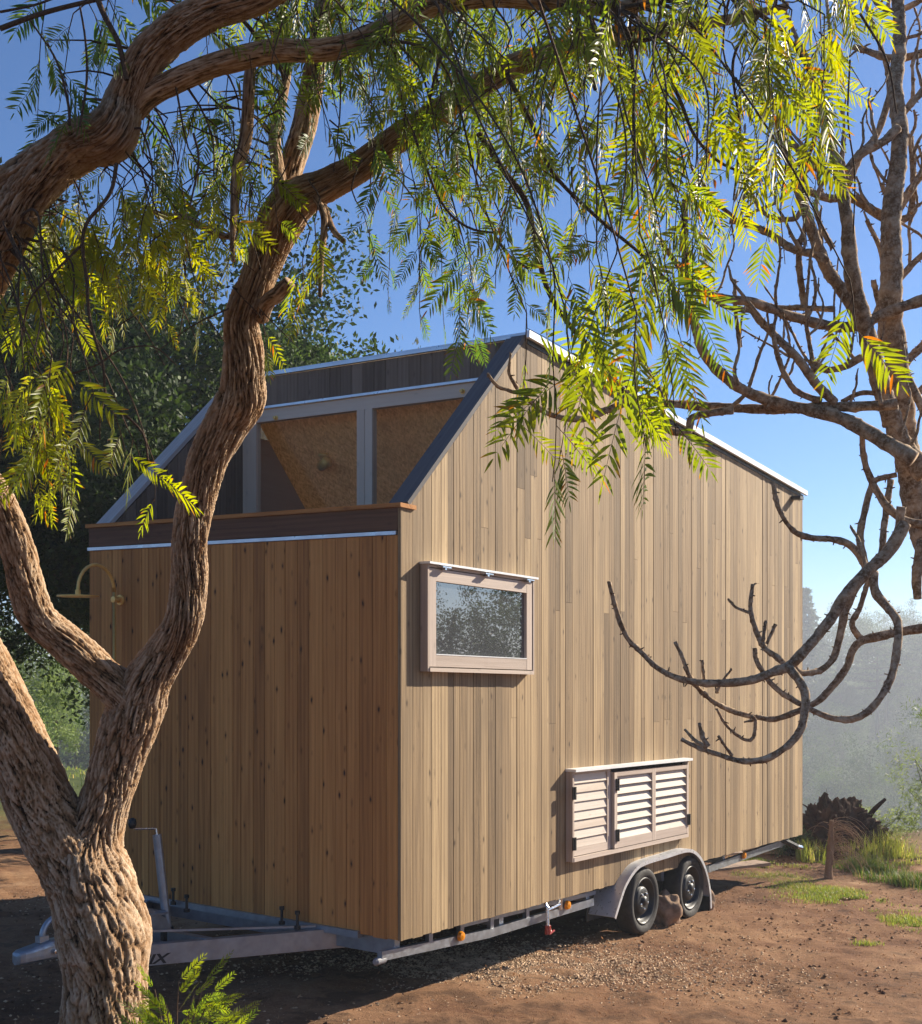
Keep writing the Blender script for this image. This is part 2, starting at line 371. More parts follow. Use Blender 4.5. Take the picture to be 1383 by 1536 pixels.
big = noise(nt, ob, .55, 5, .6, .6); mid = noise(nt, ob, 3.2, 6, .65, .4); fine = noise(nt, ob, 30, 6, .78)
f = math_(nt, 'ADD', math_(nt, 'MULTIPLY', big, .45), math_(nt, 'ADD', math_(nt, 'MULTIPLY', mid, .35), math_(nt, 'MULTIPLY', fine, .25)))
col = ramp(nt, f, [(.37, (.070, .034, .019, 1)), (.46, (.165, .080, .040, 1)), (.55, (.260, .143, .074, 1)), (.66, (.42, .265, .150, 1))])
vo = N(nt, 'ShaderNodeTexVoronoi', Scale=42.0); lk.new(ob, vo.inputs['Vector'])
peb = math_(nt, 'MULTIPLY', ramp(nt, vo.outputs[0], [(.10, 1), (.26, 0)]), ramp(nt, vo.outputs['Color'], [(.62, 0), (.7, 1)]))
col = mix(nt, math_(nt, 'MULTIPLY', peb, .6), col, (.42, .30, .20, 1))
s = N(nt, 'ShaderNodeSeparateXYZ'); lk.new(ob, s.inputs[0])
# moister soil close by
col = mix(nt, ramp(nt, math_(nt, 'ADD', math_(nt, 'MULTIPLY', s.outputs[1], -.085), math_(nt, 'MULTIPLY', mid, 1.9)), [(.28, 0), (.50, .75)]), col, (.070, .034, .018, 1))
# thin grass tint on the plateau rim and green slopes beyond
far = ramp(nt, math_(nt, 'ADD', math_(nt, 'MULTIPLY', s.outputs[1], .02), math_(nt, 'MULTIPLY', mid, .12)), [(.36, 0), (.46, 1)])
gcol = ramp(nt, noise(nt, ob, 1.3, 6, .7), [(.35, (.035, .055, .018, 1)), (.6, (.10, .12, .035, 1)), (.75, (.24, .19, .09, 1))])
col = mix(nt, far, col, gcol)
lk.new(col, b.inputs['Base Color']); b.inputs['Roughness'].default_value = .95; b.inputs['Specular IOR Level'].default_value = .15
hh = math_(nt, 'ADD', math_(nt, 'MULTIPLY', mid, .6), math_(nt, 'ADD', math_(nt, 'MULTIPLY', fine, .5), math_(nt, 'MULTIPLY', peb, .5)))
bump(nt, hh, b, .9, .03); M['dirt'] = m
mb.add(v, faces.tolist()+cf); g_o = mb.build('ground', M['dirt'], smooth=True); g_o['kind'] = 'structure'
# ------------------------------------------------------------------ tiny house
house = thing('tiny_house', H(0, 0, 0), 'two-storey timber-clad tiny house on a twin-axle trailer with slanted roofline', 'tiny house')
ZB = .405; ZP = 2.925; TR = 1.39; ZR = 4.235; ZE = 3.91
def topz(t):
    if t < .05: return ZP
    if t < TR: return 2.93+(ZR-2.93)*(t-.05)/(TR-.05)
    return ZR+(ZE-ZR)*(t-TR)/(L-TR)
def quadprism(mb, pts, s0, s1, wc):      # pts: (t,z) polygon CCW seen from -s side
    n = len(pts); v = [H(t, s0, z) for t, z in pts]+[H(t, s1, z) for t, z in pts]
    f = [list(range(n)), list(range(2*n-1, n-1, -1))]+[[i, i+n, (i+1) % n+n, (i+1) % n] for i in range(n)]
    mb.add(v, f, wc=wc)
def side_planks(mb, s0, s1, rnd, inner=False, tmin=0.0, tmax=L, zb=ZB):
    t = tmin
    ws = [.098, .104, .085] if tmin == 0 else []
    while t < tmax-1e-3:
        w = ws.pop(0) if ws else rnd.choice([.062, .075, .085, .098, .11])
        if tmax-(t+w) < .04: w = tmax-t
        breaks = [zb]
        if rnd.random() < .55 and t > .8: breaks.append(rnd.choice([1.62, 1.66, 2.45, 2.5, 2.9, 3.2, 3.35])+rnd.uniform(-.03, .03))
        breaks = [z for z in breaks if z < topz(t)-.3]+[None]
        g = .0016; off = rnd.uniform(-.0022, .0022)
        for i in range(len(breaks)-1):
            za = breaks[i]+(.001 if i else rnd.uniform(-.004, .003)); zc = breaks[i+1]; r = rnd.random()*50
            ta, tb = t+g, t+w-g
            if t < TR < t+w and zc is None: ring = [(ta, za), (tb, za), (tb, topz(tb)), (TR, ZR), (ta, topz(ta))]
            elif zc is None: ring = [(ta, za), (tb, za), (tb, topz(tb)), (ta, topz(ta))]
            else: ring = [(ta, za), (tb, za), (tb, zc-.001), (ta, zc-.001)]
            wc = [(p[0]-t, p[1], r) for p in ring]*2
            quadprism(mb, ring, s0+off, s1, wc)
        t += w
rnd = random.Random(5)
mb = MB(); side_planks(mb, 0, .02, rnd)
side_r = mb.build('side_wall', M['side_wood'], house); side_r['label'] = 'sunlit beige side wall of vertical boards'
mb = MB(); rnd2 = random.Random(9)
ring = [(.03, ZB+.02), (L-.01, ZB+.02), (L-.01, topz(L)-.01), (TR, ZR-.01), (.06, 2.92), (.03, 2.90)]
quadprism(mb, ring, .0205, .11, [(a, c, 3.) for a, c in ring]*2)
quadprism(mb, ring, W-.11, W-.0205, [(a, c, 3.) for a, c in ring]*2)
mb.build('wall_core', M['gap'], house)
mb = MB(); side_planks(mb, W-.02, W, rnd2); mb.build('side_wall', M['side_wood'], house)
# front wall boards (brown)
mb = MB(); s = .021
frnd = random.Random(3)
while s < W-.01:
    w = frnd.choice([.07, .085, .095, .1, .11])
    if W-(s+w) < .05: w = W-s
    r = frnd.random()*50; hbox(mb, frnd.uniform(-.021, -.0185), 0, s+.0016, s+w-.0016, ZB+frnd.uniform(-.004, .003), 2.765, wc=[(a-s, z, r) for z in (ZB, 2.76) for a, _ in ((s, 0), (s, 0), (s+w, 0), (s+w, 0))])
    s += w
mb.build('front_wall', M['front_wood'], house)['label'] = 'shaded brown knotty front wall'
mb = MB(); hbox(mb, 0.0, .09, .112, W-.112, ZB+.02, 2.90); mb.build('front_wall_core', M['gap'], house)
mb = MB(); hbox(mb, .0905, TR+.044, .112, W-.112, 2.0, 2.06); hbox(mb, .0905, .10, .13, W-.13, 2.061, 2.90); mb.build('balcony_lining', M['pale_ply'], house)
# corner board on the side + trim on the front edge
mb = MB(); hbox(mb, -.022, .002, -.001, .0195, ZB, 2.925); mb.build('corner_trim', M['side_wood'], house)
# flashing, parapet board, cap
mb = MB(); hbox(mb, -.030, 0, .03, W+.012, 2.768, 2.789); mb.build('flashing_strip', M['flash'], house)
mb = MB(); hbox(mb, -.024, .002, .0215, W+.002, 2.795, 2.924); mb.build('parapet_board', M['dark_wood'], house)
mb = MB(); hbox(mb, -.042, .115, -.014, W+.02, 2.926, 2.951); mb.build('parapet_cap', M['front_wood'], house)
# cheeks: slanted dark boards on top of the side walls
def slant(mb, t0, z0, t1, z1, s0, s1, th, wc=None):
    n = np.array([-(z1-z0), t1-t0]); n = n/np.linalg.norm(n)*th
    v = [H(t, s, z) for s in (s0, s1) for t, z in ((t0, z0), (t1, z1), (t1+n[0], z1+n[1]), (t0+n[0], z0+n[1]))]
    ln = math.hypot(t1-t0, z1-z0); r = random.random()*30
    wcv = [(s-s0, q, r) for s in (s0, s1) for q in (0, ln, ln, 0)]
    mb.add(v, [[0, 1, 2, 3], [7, 6, 5, 4], [0, 4, 5, 1], [1, 5, 6, 2], [2, 6, 7, 3], [3, 7, 4, 0]], wc=wcv)
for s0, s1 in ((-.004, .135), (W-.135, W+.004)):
    mb = MB(); slant(mb, .06, 2.945, TR+.0, ZR+.006, s0, s1, .028); mb.build('slanted_cap', M['cheek_wood'] if s0 < 1 else M['lit_cap_wood'], house)  # left cap takes the paler, lit-looking wood
# inner faces of the cheeks (boards) : seen on the left one
for sa, sb in ((W-.128, W-.1105), (.1105, .128)):
    mb = MB(); t = .09
    while t < TR-.02:
        w = min(.1, TR-.01-t); r = random.random()*40
        ring = [(t+.002, 2.07), (t+w-.002, 2.07), (t+w-.002, topz(t+w)-.012), (t+.002, topz(t)-.012)]
        quadprism(mb, ring, sa, sb, [(a-t, z, r) for a, z in ring]*2); t += w
    mb.build('inner_boards', M['band_wood'], house)
# upper band and glazing at t=TR
sA, zA = onF(719, 568, TR); sB, zB = onF(398, 615, TR); zfl = (zA+zB)/2
mb = MB(); s = .129
while s < W-.13:
    w = min(.105, W-.13-s); r = random.random()*50
    hbox(mb, TR-.018, TR, s+.0015, s+w-.0015, zfl+.012, ZR-.004, wc=[(a-s, z, r) for z in (zfl, ZR) for a in (s, s, s+w, s+w)]); s += w
mb.build('upper_band', M['band_wood'], house)
mb = MB(); hbox(mb, TR-.034, TR, .129, W-.129, zfl-.008, zfl+.010); mb.build('flashing_strip', M['flash'], house)
win = bpy.data.objects.new('loft_window', None); sc.collection.objects.link(win); win.parent = house
win['label'] = 'wide two-bay upper window above the balcony'
sL, _ = onF(366, 700, TR); sL2, _ = onF(386, 700, TR); sM1, _ = onF(537, 700, TR); sM2, _ = onF(560, 700, TR)
_, zt1 = onF(545, 594, TR); _, zt0 = onF(545, 612, TR)
_, ztA = onF(545, 618, TR)
mb = MB(); zr0 = zfl-.105
hbox(mb, TR-.012, TR+.04, .129, sL, zr0, zfl-.012)
hbox(mb, TR-.012, TR+.04, .129, sM2, 2.07, zr0) if False else None
hbox(mb, TR-.014, TR+.04, sL2, sL, 2.07, zr0-.0005)
hbox(mb, TR-.014, TR+.04, sM2, (sM1+sM2)/2-.002, 2.07, zr0-.0005); hbox(mb, TR-.014, TR+.04, (sM1+sM2)/2+.002, sM1, 2.07, zr0-.0005)
hbox(mb, TR-.014, TR+.04, .129, .17, 2.07, zr0-.0005)
mb.build('window_frame', M['loft_frame'], win)
for sa, sb in ((.17, sM2), (sM1, sL2)):
    mb = MB(); hbox(mb, TR+.008, TR+.014, sa+.001, sb-.001, 2.07, zr0-.001); mb.build('pane', M['glass'], win)
for px, py in ((694, 587), (414, 627)):
    s_, z_ = onF(px, py, TR-.014); mb = MB(); c = H(TR-.012, s_, z_); lathe(mb, c, -A, [(0, .03), (.012, .028), (.012, .004), (.02, .003), (.02, 0)], 12); mb.build('stay_knob', M['brass'], win)
# blank boards left of glazing
mb = MB(); s = sL+.002
while s < W-.13:
    w = min(.1, W-.13-s); r = random.random()*50
    hbox(mb, TR-.016, TR, s, s+w-.003, 2.07, zfl-.012, wc=[(a-s, z, r) for z in (0, 2) for a in (s, s, s+w, s+w)]); s += w
mb.build('upper_wall_boards', M['band_wood'], house)
# interior behind the glass
mb = MB(); slant(mb, TR+.06, ZR-.20, TR+1.85, 2.07, .115, sL-.012, .015); mb.build('loft_ceiling', M['osb'], house)
mb = MB(); hbox(mb, TR+.05, L-.1, sL-.01, sL+.01, 2.07, topz(L)-.1); mb.build('loft_partition', M['pale_ply'], house)
mb = MB(); hbox(mb, TR+.045, L-.02, .115, W-.115, 2.0, 2.06); mb.build('loft_floor', M['pale_ply'], house)
# wall lamp in the loft
def plane_ceiling(px, py):
    t0, z0, t1, z1 = TR+.06, ZR-.20, TR+1.85, 2.07
    d = 8.6
    while d < 16:
        p = PX(px, py, d); q = p-P0; t = q@A; s = q@B; z = p[2]-SHA*t-SHB*s
        if t > t0 and z > z0+(z1-z0)*(t-t0)/(t1-t0): return p
        d += .01
    return p
lp = plane_ceiling(486, 681); mb = MB()
lathe(mb, lp, (0, 0, -1), [(0, .0), (.05, .002), (.05, .02), (.02, .03), (.014, .08), (0, .08)], 16)
d_ = A*-.5+B*.7; lathe(mb, lp+np.array([0, 0, -.08]), -A*.3-B*.9+np.array([0, 0, .25]), [(0, -.06), (.04, -.05), (.045, .05), (.03, .07), (0, .07)], 16)
mb.build('wall_lamp', M['brass'], house, smooth=True)
# roof, left open in the middle for an added skylight
zr_ = lambda t: ZR+.016+(ZE-ZR)/(L-TR)*(t-TR)
mb = MB(); ta_, tb_ = TR+.35, L-.25
for t0_, t1_, s0_, s1_ in ((TR-.03, ta_, -.02, W+.02), (tb_, L+.03, -.02, W+.02), (ta_, tb_, -.02, .18), (ta_, tb_, W-.18, W+.02)): slant(mb, t0_, zr_(t0_), t1_, zr_(t1_), s0_, s1_, .018)
mb.build('roof', M['flash'], house)
mb = MB(); slant(mb, ta_+.001, zr_(ta_)+.004, tb_-.001, zr_(tb_)+.004, .181, W-.181, .008); mb.build('added_skylight', M['glass'], house)  # unseen skylight, added to let sun reach the back of the loft panel
mb = MB(); slant(mb, TR-.035, ZR-.004, L+.04, ZE-.006+(ZE-ZR)/(L-TR)*.04, -.045, -.0205, .048); mb.build('roof_edge', M['white_metal'], house)
mb = MB(); slant(mb, TR, ZR-.036, L+.01, ZE-.036, -.009, -.0005, .03); mb.build('edge_shade_strip', M['black_plastic'], house)  # black strip standing in for shade in the gap under the roof edge
mb = MB(); hbox(mb, TR-.042, TR-.012, .10, W+.02, ZR+.0, ZR+.018); mb.build('ridge_flashing', M['flash'], house)
mb = MB(); tt, zz = onR(1193, 745, .03); hbox(mb, tt-.05, tt+.05, -.10, -.003, zz-.03, zz+.0); mb.build('gutter_bracket', M['black_metal'], house)
# rear wall
mb = MB(); s = .0
while s < W-.01:
    w = min(.11, W-s); r = random.random()*50
    hbox(mb, L+.0005, L+.02, s+.002, s+w-.001, ZB, ZE-.02, wc=[(a-s, z, r) for z in (ZB, 3.6) for a in (s, s, s+w, s+w)]); s += w
mb.build('rear_wall', M['side_wood'], house)
mb = MB(); hbox(mb, .04, L-.03, .03, W-.03, ZB+.03, ZB+.10); mb.build('floor_deck', M['gap'], house)
# ---- side window box
wdw = bpy.data.objects.new('side_window', None); sc.collection.objects.link(wdw); wdw.parent = house
wdw['label'] = 'white-framed boxed awning window reflecting trees'
p = .055
tl, zt = onR(641, 846, p); tl2, zb = onR(642.5, 1007, p); tr, ztr = onR(803, 869, p); tr2, zbr = onR(800, 1012, p)
tl = (tl+tl2)/2; tr = (tr+tr2)/2; zt = (zt+ztr)/2; zb = (zb+zbr)/2
mb = MB(); e = .016
hbox(mb, tl, tl+e, -p, -.0005, zb, zt); hbox(mb, tr-e, tr, -p, -.0005, zb, zt); hbox(mb, tl+e+.0005, tr-e-.0005, -p-.006, -.0005, zb, zb+.024)
hbox(mb, tl+e+.0005, tr-e-.0005, -p+.008, -.0005, zt-e, zt); mb.build('window_box', M['frame_wood'], wdw)
mb = MB(); hbox(mb, tl-.008, tr+.02, -p-.022, -.0005, zt+.001, zt+.014); mb.build('drip_cap', M['white_metal'], wdw)
fl, fr_, f0, f1_ = tl+e+.006, tr-e-.004, zb+.030, zt-.022
gl, zg1 = onR(655, 872, p); gl2, zg0 = onR(655, 982, p); gr, _ = onR(791, 890, p); 
mb = MB(); gtop = (zg1+onR(791, 889, p)[1])/2; gbot = (zg0+onR(791, 989, p)[1])/2
hbox(mb, fl, gl, -p+.004, -.012, f0, f1_); hbox(mb, gr, fr_, -p+.004, -.012, f0, f1_)
hbox(mb, gl+.0005, gr-.0005, -p+.005, -.012, f0, gbot); hbox(mb, gl+.0005, gr-.0005, -p+.005, -.012, gtop, f1_)
mb.build('sash', M['frame_wood'], wdw)
mb = MB(); hbox(mb, gl+.001, gr-.001, -.030, -.022, gbot+.001, gtop-.001); mb.build('pane', M['dark_glass'], wdw)
mb = MB(); hbox(mb, gl+.001, gr-.001, -p+.003, -.031, gbot+.0005, gbot+.006); mb.build('glazing_bead', M['white_metal'], wdw)
for px, py in ((663, 851), (727, 861), (789, 870)):
    t_, z_ = onR(px, py, p); mb = MB(); hbox(mb, t_-.04, t_+.05, -p-.036, -p+.0035, z_-.004, z_+.004); hbox(mb, t_-.01, t_+.01, -p-.03, -p+.002, z_-.016, z_-.0045); mb.build('window_catch', M['chrome'], wdw)
# ---- louvre shutters
lv = bpy.data.objects.new('louvre_cabinet', None); sc.collection.objects.link(lv); lv.parent = house
lv['label'] = 'whitewashed louvred shutter cabinet above the wheels'
p = .055
tl, zt = onR(859, 1159, p); _, zb = onR(859, 1297, p); tr, zt2 = onR(1033, 1140, p); _, zb2 = onR(1031, 1253, p); zt = (zt+zt2)/2; zb = (zb+zb2)/2
mb = MB(); e = .018
hbox(mb, tl, tl+e, -p, -.0005, zb, zt); hbox(mb, tr-e, tr, -p, -.0005, zb, zt); hbox(mb, tl+e+.0005, tr-e-.0005, -p-.004, -.0005, zb, zb+.03)
mb.build('cabinet_frame', M['frame_wood'], lv)
mb = MB(); hbox(mb, tl-.006, tr+.02, -p-.03, -.0005, zt+.001, zt+.02); mb.build('cap_strip', M['white_metal'], lv)
mb = MB(); hbox(mb, tl+e+.001, tr-e-.001, -.006, -.0008, zb+.031, zt-.001); mb.build('shutter_backing', M['gap'], lv)
x1 = onR(921, 1220, p)[0]; x2 = onR(980, 1210, p)[0]
lo = zb+.036; hi = zt-.004
def shutter(ta, tb, pa, pb, z0, z1, n, sw):
    o = bpy.data.objects.new('shutter', None); sc.collection.objects.link(o); return o
def make_shutter(ta, tb, pr, z0, z1, n, swl, swr, rt, rb):
    fr = MB(); hbox(fr, ta, ta+swl, -pr, -.012, z0, z1); hbox(fr, tb-swr, tb, -pr, -.012, z0, z1)
    hbox(fr, ta+swl+.0004, tb-swr-.0004, -pr+.001, -.012, z0, z0+rb); hbox(fr, ta+swl+.0004, tb-swr-.0004, -pr+.001, -.012, z1-rt, z1)
    sh = fr.build('shutter', M['frame_wood'], lv)
    zz = np.linspace(z0+rb, z1-rt, n+1)
    for k in range(n):
        h = zz[k+1]-zz[k]; m2 = MB(); a0, a1 = ta+swl+.0008, tb-swr-.0008; th = .008
        # slat leans out at the bottom
        prof = [(-pr+.0035, zz[k]+.002), (-pr+.0035+th, zz[k]-.002), (-.014, zz[k+1]+.001), (-.022, zz[k+1]+.006)]
        v = [H(a, s_, z_) for a in (a0, a1) for s_, z_ in prof]; r = random.random()*40
        m2.add(v, [[0, 3, 2, 1], [4, 5, 6, 7], [0, 1, 5, 4], [1, 2, 6, 5], [2, 3, 7, 6], [3, 0, 4, 7]], wc=[(z_, a, r) for a in (0, a1-a0) for s_, z_ in prof])
        m2.build('slat', M['slat_wood'], sh)
    return sh
make_shutter(tl+e+.003, x1-.028, .040, lo, hi, 8, .030, .05, .018, .055)
make_shutter(x1-.004, x2-.002, .062, lo, hi-.03, 7, .045, .028, .03, .065)
make_shutter(x2+.002, tr-e-.003, .062, lo, hi-.03, 7, .028, .03, .03, .065)
for px, py in ((861, 1190), (861, 1266), (926, 1177), (926, 1253), (1033, 1229)):
    t_, z_ = onR(px, py, .065); mb = MB(); hbox(mb, t_-.022, t_+.022, -.074, -.0625, z_-.045, z_+.045); hbox(mb, t_-.004, t_+.004, -.080, -.0745, z_-.045, z_+.045); mb.build('hinge', M['cheek_wood'] if 0 else M['black_metal'], lv)
# ---- chassis
chs = bpy.data.objects.new('trailer_chassis', None); sc.collection.objects.link(chs); chs.parent = house
def beam(mb, a, b_, w, h):      # a,b in local (t,s,z)
    a = np.array(a, float); b_ = np.array(b_, float); d = b_-a; dh = np.array([d[0], d[1]]); n = np.array([-dh[1], dh[0]])/(np.linalg.norm(dh)+1e-9)*w/2
    v = []
    for c in (a, b_):
        for sx, sz in ((-1, 0), (1, 0), (1, 1), (-1, 1)): v.append(H(c[0]+n[0]*sx, c[1]+n[1]*sx, c[2]+h*sz))
    mb.add(v, [[0, 3, 2, 1], [4, 5, 6, 7], [0, 1, 5, 4], [1, 2, 6, 5], [2, 3, 7, 6], [3, 0, 4, 7]], wc=np.zeros((8, 3)))
mb = MB()
for sv in (.07, W-.07):
    beam(mb, (-.13, sv, .30), (1.0, sv, .255), .035, .055); beam(mb, (1.0, sv, .255), (2.45, sv, .27), .035, .055); beam(mb, (4.6, sv, .27), (L-.25, sv, .33), .035, .06)
    beam(mb, (.72, sv+.01, .365), (2.5, sv+.01, .345), .03, .03)
    for tt in (.36, .7, 1.05, 1.5, 2.0): beam(mb, (tt-.02, sv, .28), (tt+.02, sv, .28), .03, .11)
for tt in (.05, 1.2, 2.4, 3.7, 5.0, 6.5): beam(mb, (tt, .08, .30), (tt, W-.08, .30), .05, .095)
mb.build('side_rail', M['zinc'], chs)
mb = MB(); beam(mb, (-.02, .3, .385), (-.02, W-.1, .385), .05, .04); mb.build('front_rail', M['zinc'], chs)
mb = MB(); lathe(mb, H(-.15, .07, .30), -A, [(0, .03), (.015, .028), (.022, .015), (.022, -.06), (0, -.06)], 14); mb.build('rail_end_lamp', M['rail_cap'], chs)
for px, py in ((690, 1404), (850, 1357.5), (1115, 1283)):
    t_, z_ = onR(px, py, -.045); mb = MB(); lathe(mb, H(t_, .045, z_), -B, [(0, .028), (.026, .022), (.033, .006), (.033, 0), (0, 0)], 18); mb.build('marker_lamp', M['amber'], chs, smooth=False)
# drawbar
mb = MB()
HS = 1.36
beam(mb, (.25, .42, .29), (-1.22, HS-.05, .252), .06, .118); beam(mb, (.25, W-.42, .29), (-1.22, HS+.05, .252), .06, .118)
beam(mb, (-.62, .95, .30), (-.62, W-.95, .30), .05, .09); beam(mb, (-1.05, HS-.1, .395), (-1.05, HS+.1, .395), .16, .02)
mb.build('drawbar', M['zinc'], chs)
mb = MB(); beam(mb, (-.05, .62, .41), (-.9, HS-.15, .43), .012, .012); mb.build('brake_rod', M['zinc'], chs)
for t_, s_ in ((-.1, .85), (-.15, .68), (-.08, W-.9), (-.2, W-1.15)):
    mb = MB(); lathe(mb, H(t_, s_, .405), (0, 0, 1), [(0, 0), (.02, 0), (.02, .02), (.009, .022), (.009, .09), (.016, .09), (.016, .11), (0, .11)], 12); mb.build('clamp_bolt', M['black_plastic'], chs)
# hitch
hit = bpy.data.objects.new('coupling', None); sc.collection.objects.link(hit); hit.parent = chs
mb = MB(); tube(mb, hp((-1.1, HS, .38), (-1.42, HS, .40)), .045, 14); tube(mb, hp((-1.0, HS, .36), (-1.2, HS, .375)), .058, 14); mb.build('drawbar_tube', M['zinc'], hit, smooth=False)
mb = MB()
prof = [(-1.33, .040, .052), (-1.335, .050, .066), (-1.44, .052, .070), (-1.50, .050, .056), (-1.56, .052, .046), (-1.61, .048, .038), (-1.635, .036, .028), (-1.645, .01, .012)]
vv = []; sg = 24
for t_, w_, h_ in prof:
    for k in range(sg):
        a = 2*math.pi*k/sg; ca_, sa_ = math.cos(a), math.sin(a); ca_ = math.copysign(abs(ca_)**.45, ca_); sa_ = math.copysign(abs(sa_)**.45, sa_); vv.append(H(t_, HS+w_*ca_, .385+(h_*sa_ if sa_ > 0 else .036*sa_)))
mb.add(vv, gridfaces(len(prof), sg).tolist()+[list(range(sg))[::-1], [len(vv)-sg+i for i in range(sg)]], wc=np.zeros((len(vv), 3)))
mb.build('coupling_head', M['zinc'], hit, smooth=False)
mb = MB(); tube(mb, hp((-1.47, HS, .43), (-1.46, HS, .51), (-1.40, HS, .565), (-1.26, HS, .60)), [.018, .018, .016, .014], 10, .02); hbox(mb, -1.50, -1.44, HS-.02, HS+.02, .445, .48)
mb.build('coupling_handle', M['zinc'], hit, smooth=False)
for t_ in (-1.38, -1.43):
    mb = MB(); lathe(mb, H(t_, HS-.054, .395), -B, [(0, .018), (.013, .016), (.013, 0)], 6); mb.build('bolt', M['chrome'], hit)
# handbrake / bracket
mb = MB()
quadr = [(-.98, .40), (-.62, .40), (-.66, .47), (-.80, .55), (-.90, .52)]
quadprism(mb, quadr, HS-.10, HS-.085, [(0, 0, 0)]*10); quadprism(mb, quadr, HS+.02, HS+.035, [(0, 0, 0)]*10); hbox(mb, -.84, -.66, HS-.12, HS+.05, .50, .512)
mb.build('overrun_bracket', M['zinc'], chs)
mb = MB(); tube(mb, hp((-.95, HS+.03, .42), (-.90, HS+.03, .55), (-.97, HS+.03, .68), (-1.0, HS+.03, .74)), .014, 10, .02); mb.build('handbrake_lever', M['zinc'], chs, smooth=True)
mb = MB(); lathe(mb, H(-.86, HS-.13, .41), (0, 0, 1), [(0, 0), (.02, 0), (.02, .03), (.008, .03), (.008, .1), (.018, .1), (.018, .12), (0, .12)], 10); mb.build('bolt', M['chrome'], chs)
# jockey stand
jk = bpy.data.objects.new('jockey_stand', None); sc.collection.objects.link(jk); jk.parent = chs
jb, jt = PX(252, 1402, 7.62), PX(235.5, 1252, 7.62)
mb = MB(); tube(mb, [jb, jt], .0265, 18); mb.build('tube', M['zinc'], jk, smooth=False)
mb = MB(); lathe(mb, jb, (0, 0, 1), [(0, -.03), (.045, -.03), (.045, .03), (.032, .032), (.032, .05), (0, .05)], 16); mb.build('clamp_collar', M['black_metal'], jk)
mb = MB(); j1 = PX(234, 1243, 7.62); j2 = PX(201, 1243.5, 7.58); tube(mb, [jt, j1], .009, 8); tube(mb, [j1, j2], .007, 8); tube(mb, [j2, j2+np.array([0, 0, .03])], .006, 8); mb.build('crank', M['chrome'], jk)
mb = MB(); lathe(mb, j2+np.array([-.01, 0, .0]), (0, 0, 1), [(0, .0), (.018, .005), (.026, .03), (.022, .058), (.01, .066), (0, .067)], 14); mb.build('knob', M['black_plastic'], jk, smooth=True)
# lettering on the drawbar
fc = bpy.data.curves.new('lettering', 'FONT'); fc.body = 'MIX'; fc.size = .105; fc.extrude = .001; fc.shear = .35; fc.offset = .003
fo = bpy.data.objects.new('lettering', fc); sc.collection.objects.link(fo)
dg = bpy.context.evaluated_depsgraph_get(); me = bpy.data.meshes.new_from_object(fo.evaluated_get(dg)); bpy.data.objects.remove(fo)
v = np.array([tuple(q.co) for q in me.vertices]); fcs = [list(pl.vertices) for pl in me.polygons]
a_, b_ = np.array([.25, .42, .29]), np.array([-1.22, HS-.05, .252]); dd = (a_-b_)/np.linalg.norm(a_-b_); nn = np.array([-abs(dd[1]), -abs(dd[0]), 0]); nn = np.array([dd[1], -dd[0], 0]); nn = nn if nn[1] < 0 else -nn
r_ = (np.array([PX(250, 1437, 1.)[0], 1.0])); best = None
for k in np.linspace(0, 1, 400):
    c = b_+(a_-b_)*k+nn*.0305; w_ = H(*c); e_ = abs(w_[0]/w_[1]-(256-CX)/FPX)
    if best is None or e_ < best[0]: best = (e_, c, w_)
c0 = best[1]; zt_ = CAMZ+(HY-1443)/FPX*best[2][1]; ZT_ = zt_
xm = v[:, 0].max(); pts = [H(*(c0+dd*(q[0]-xm)+nn*(.0008+q[2])))*[1, 1, 0]+np.array([0, 0, H(*(c0+dd*(q[0]-xm)))[2]-H(*c0)[2]+ZT_+q[1]*.72]) for q in v]
mb = MB(); mb.add(pts, fcs, wc=np.zeros((len(pts), 3))); mb.build('lettering', M['decal'], chs)
# wheels and mudguard
t1 = onR(968, 1345, .05)[0]; t2 = onR(1038, 1328, .05)[0]; RT = .262
tireprof = [(.165, -.03), (.185, -.012), (.205, .0), (.235, .004), (.25, -.004), (.259, -.02), (.262, -.045), (.262, -.125), (.256, -.15), (.24, -.165), (.2, -.17), (.165, -.15)]
for tw in (t1, t2):
    for side in (0, 1):
        sw = -.05 if side == 0 else W+.05; ax = -B if side == 0 else B
        wp = H(tw, sw, 0); zc = gz(wp[0], wp[1])+RT-.012; c = np.array([wp[0], wp[1], zc])
        wh = bpy.data.objects.new('wheel', None); sc.collection.objects.link(wh); wh.parent = chs
        mb = MB(); lathe(mb, c, ax, tireprof, 56)
        for k in range(56):
            pass
        mb.build('tyre', M['rubber'], wh, smooth=True)
        mb = MB(); lathe(mb, c, ax, [(.184, -.012), (.180, -.002), (.172, -.008), (.160, -.022), (.150, -.06), (.135, -.064), (.118, -.050), (.108, -.026), (.098, -.018), (.06, -.016), (.045, -.020), (.038, -.012), (.034, .004), (.0, .006)], 40); mb.build('rim', M['black_metal'], wh, smooth=True)
        d_, u_, w_ = frame_of(ax)
        for k in range(5 if side == 0 else 0):
            mb = MB(); a = 2*math.pi*k/5+.3; lathe(mb, c+(u_*math.cos(a)+w_*math.sin(a))*.062+d_*-.016, ax, [(.0, .016), (.010, .013), (.012, 0)], 6)
            mb.build('wheel_nut', M['chrome'], wh)
zw = lambda t: None
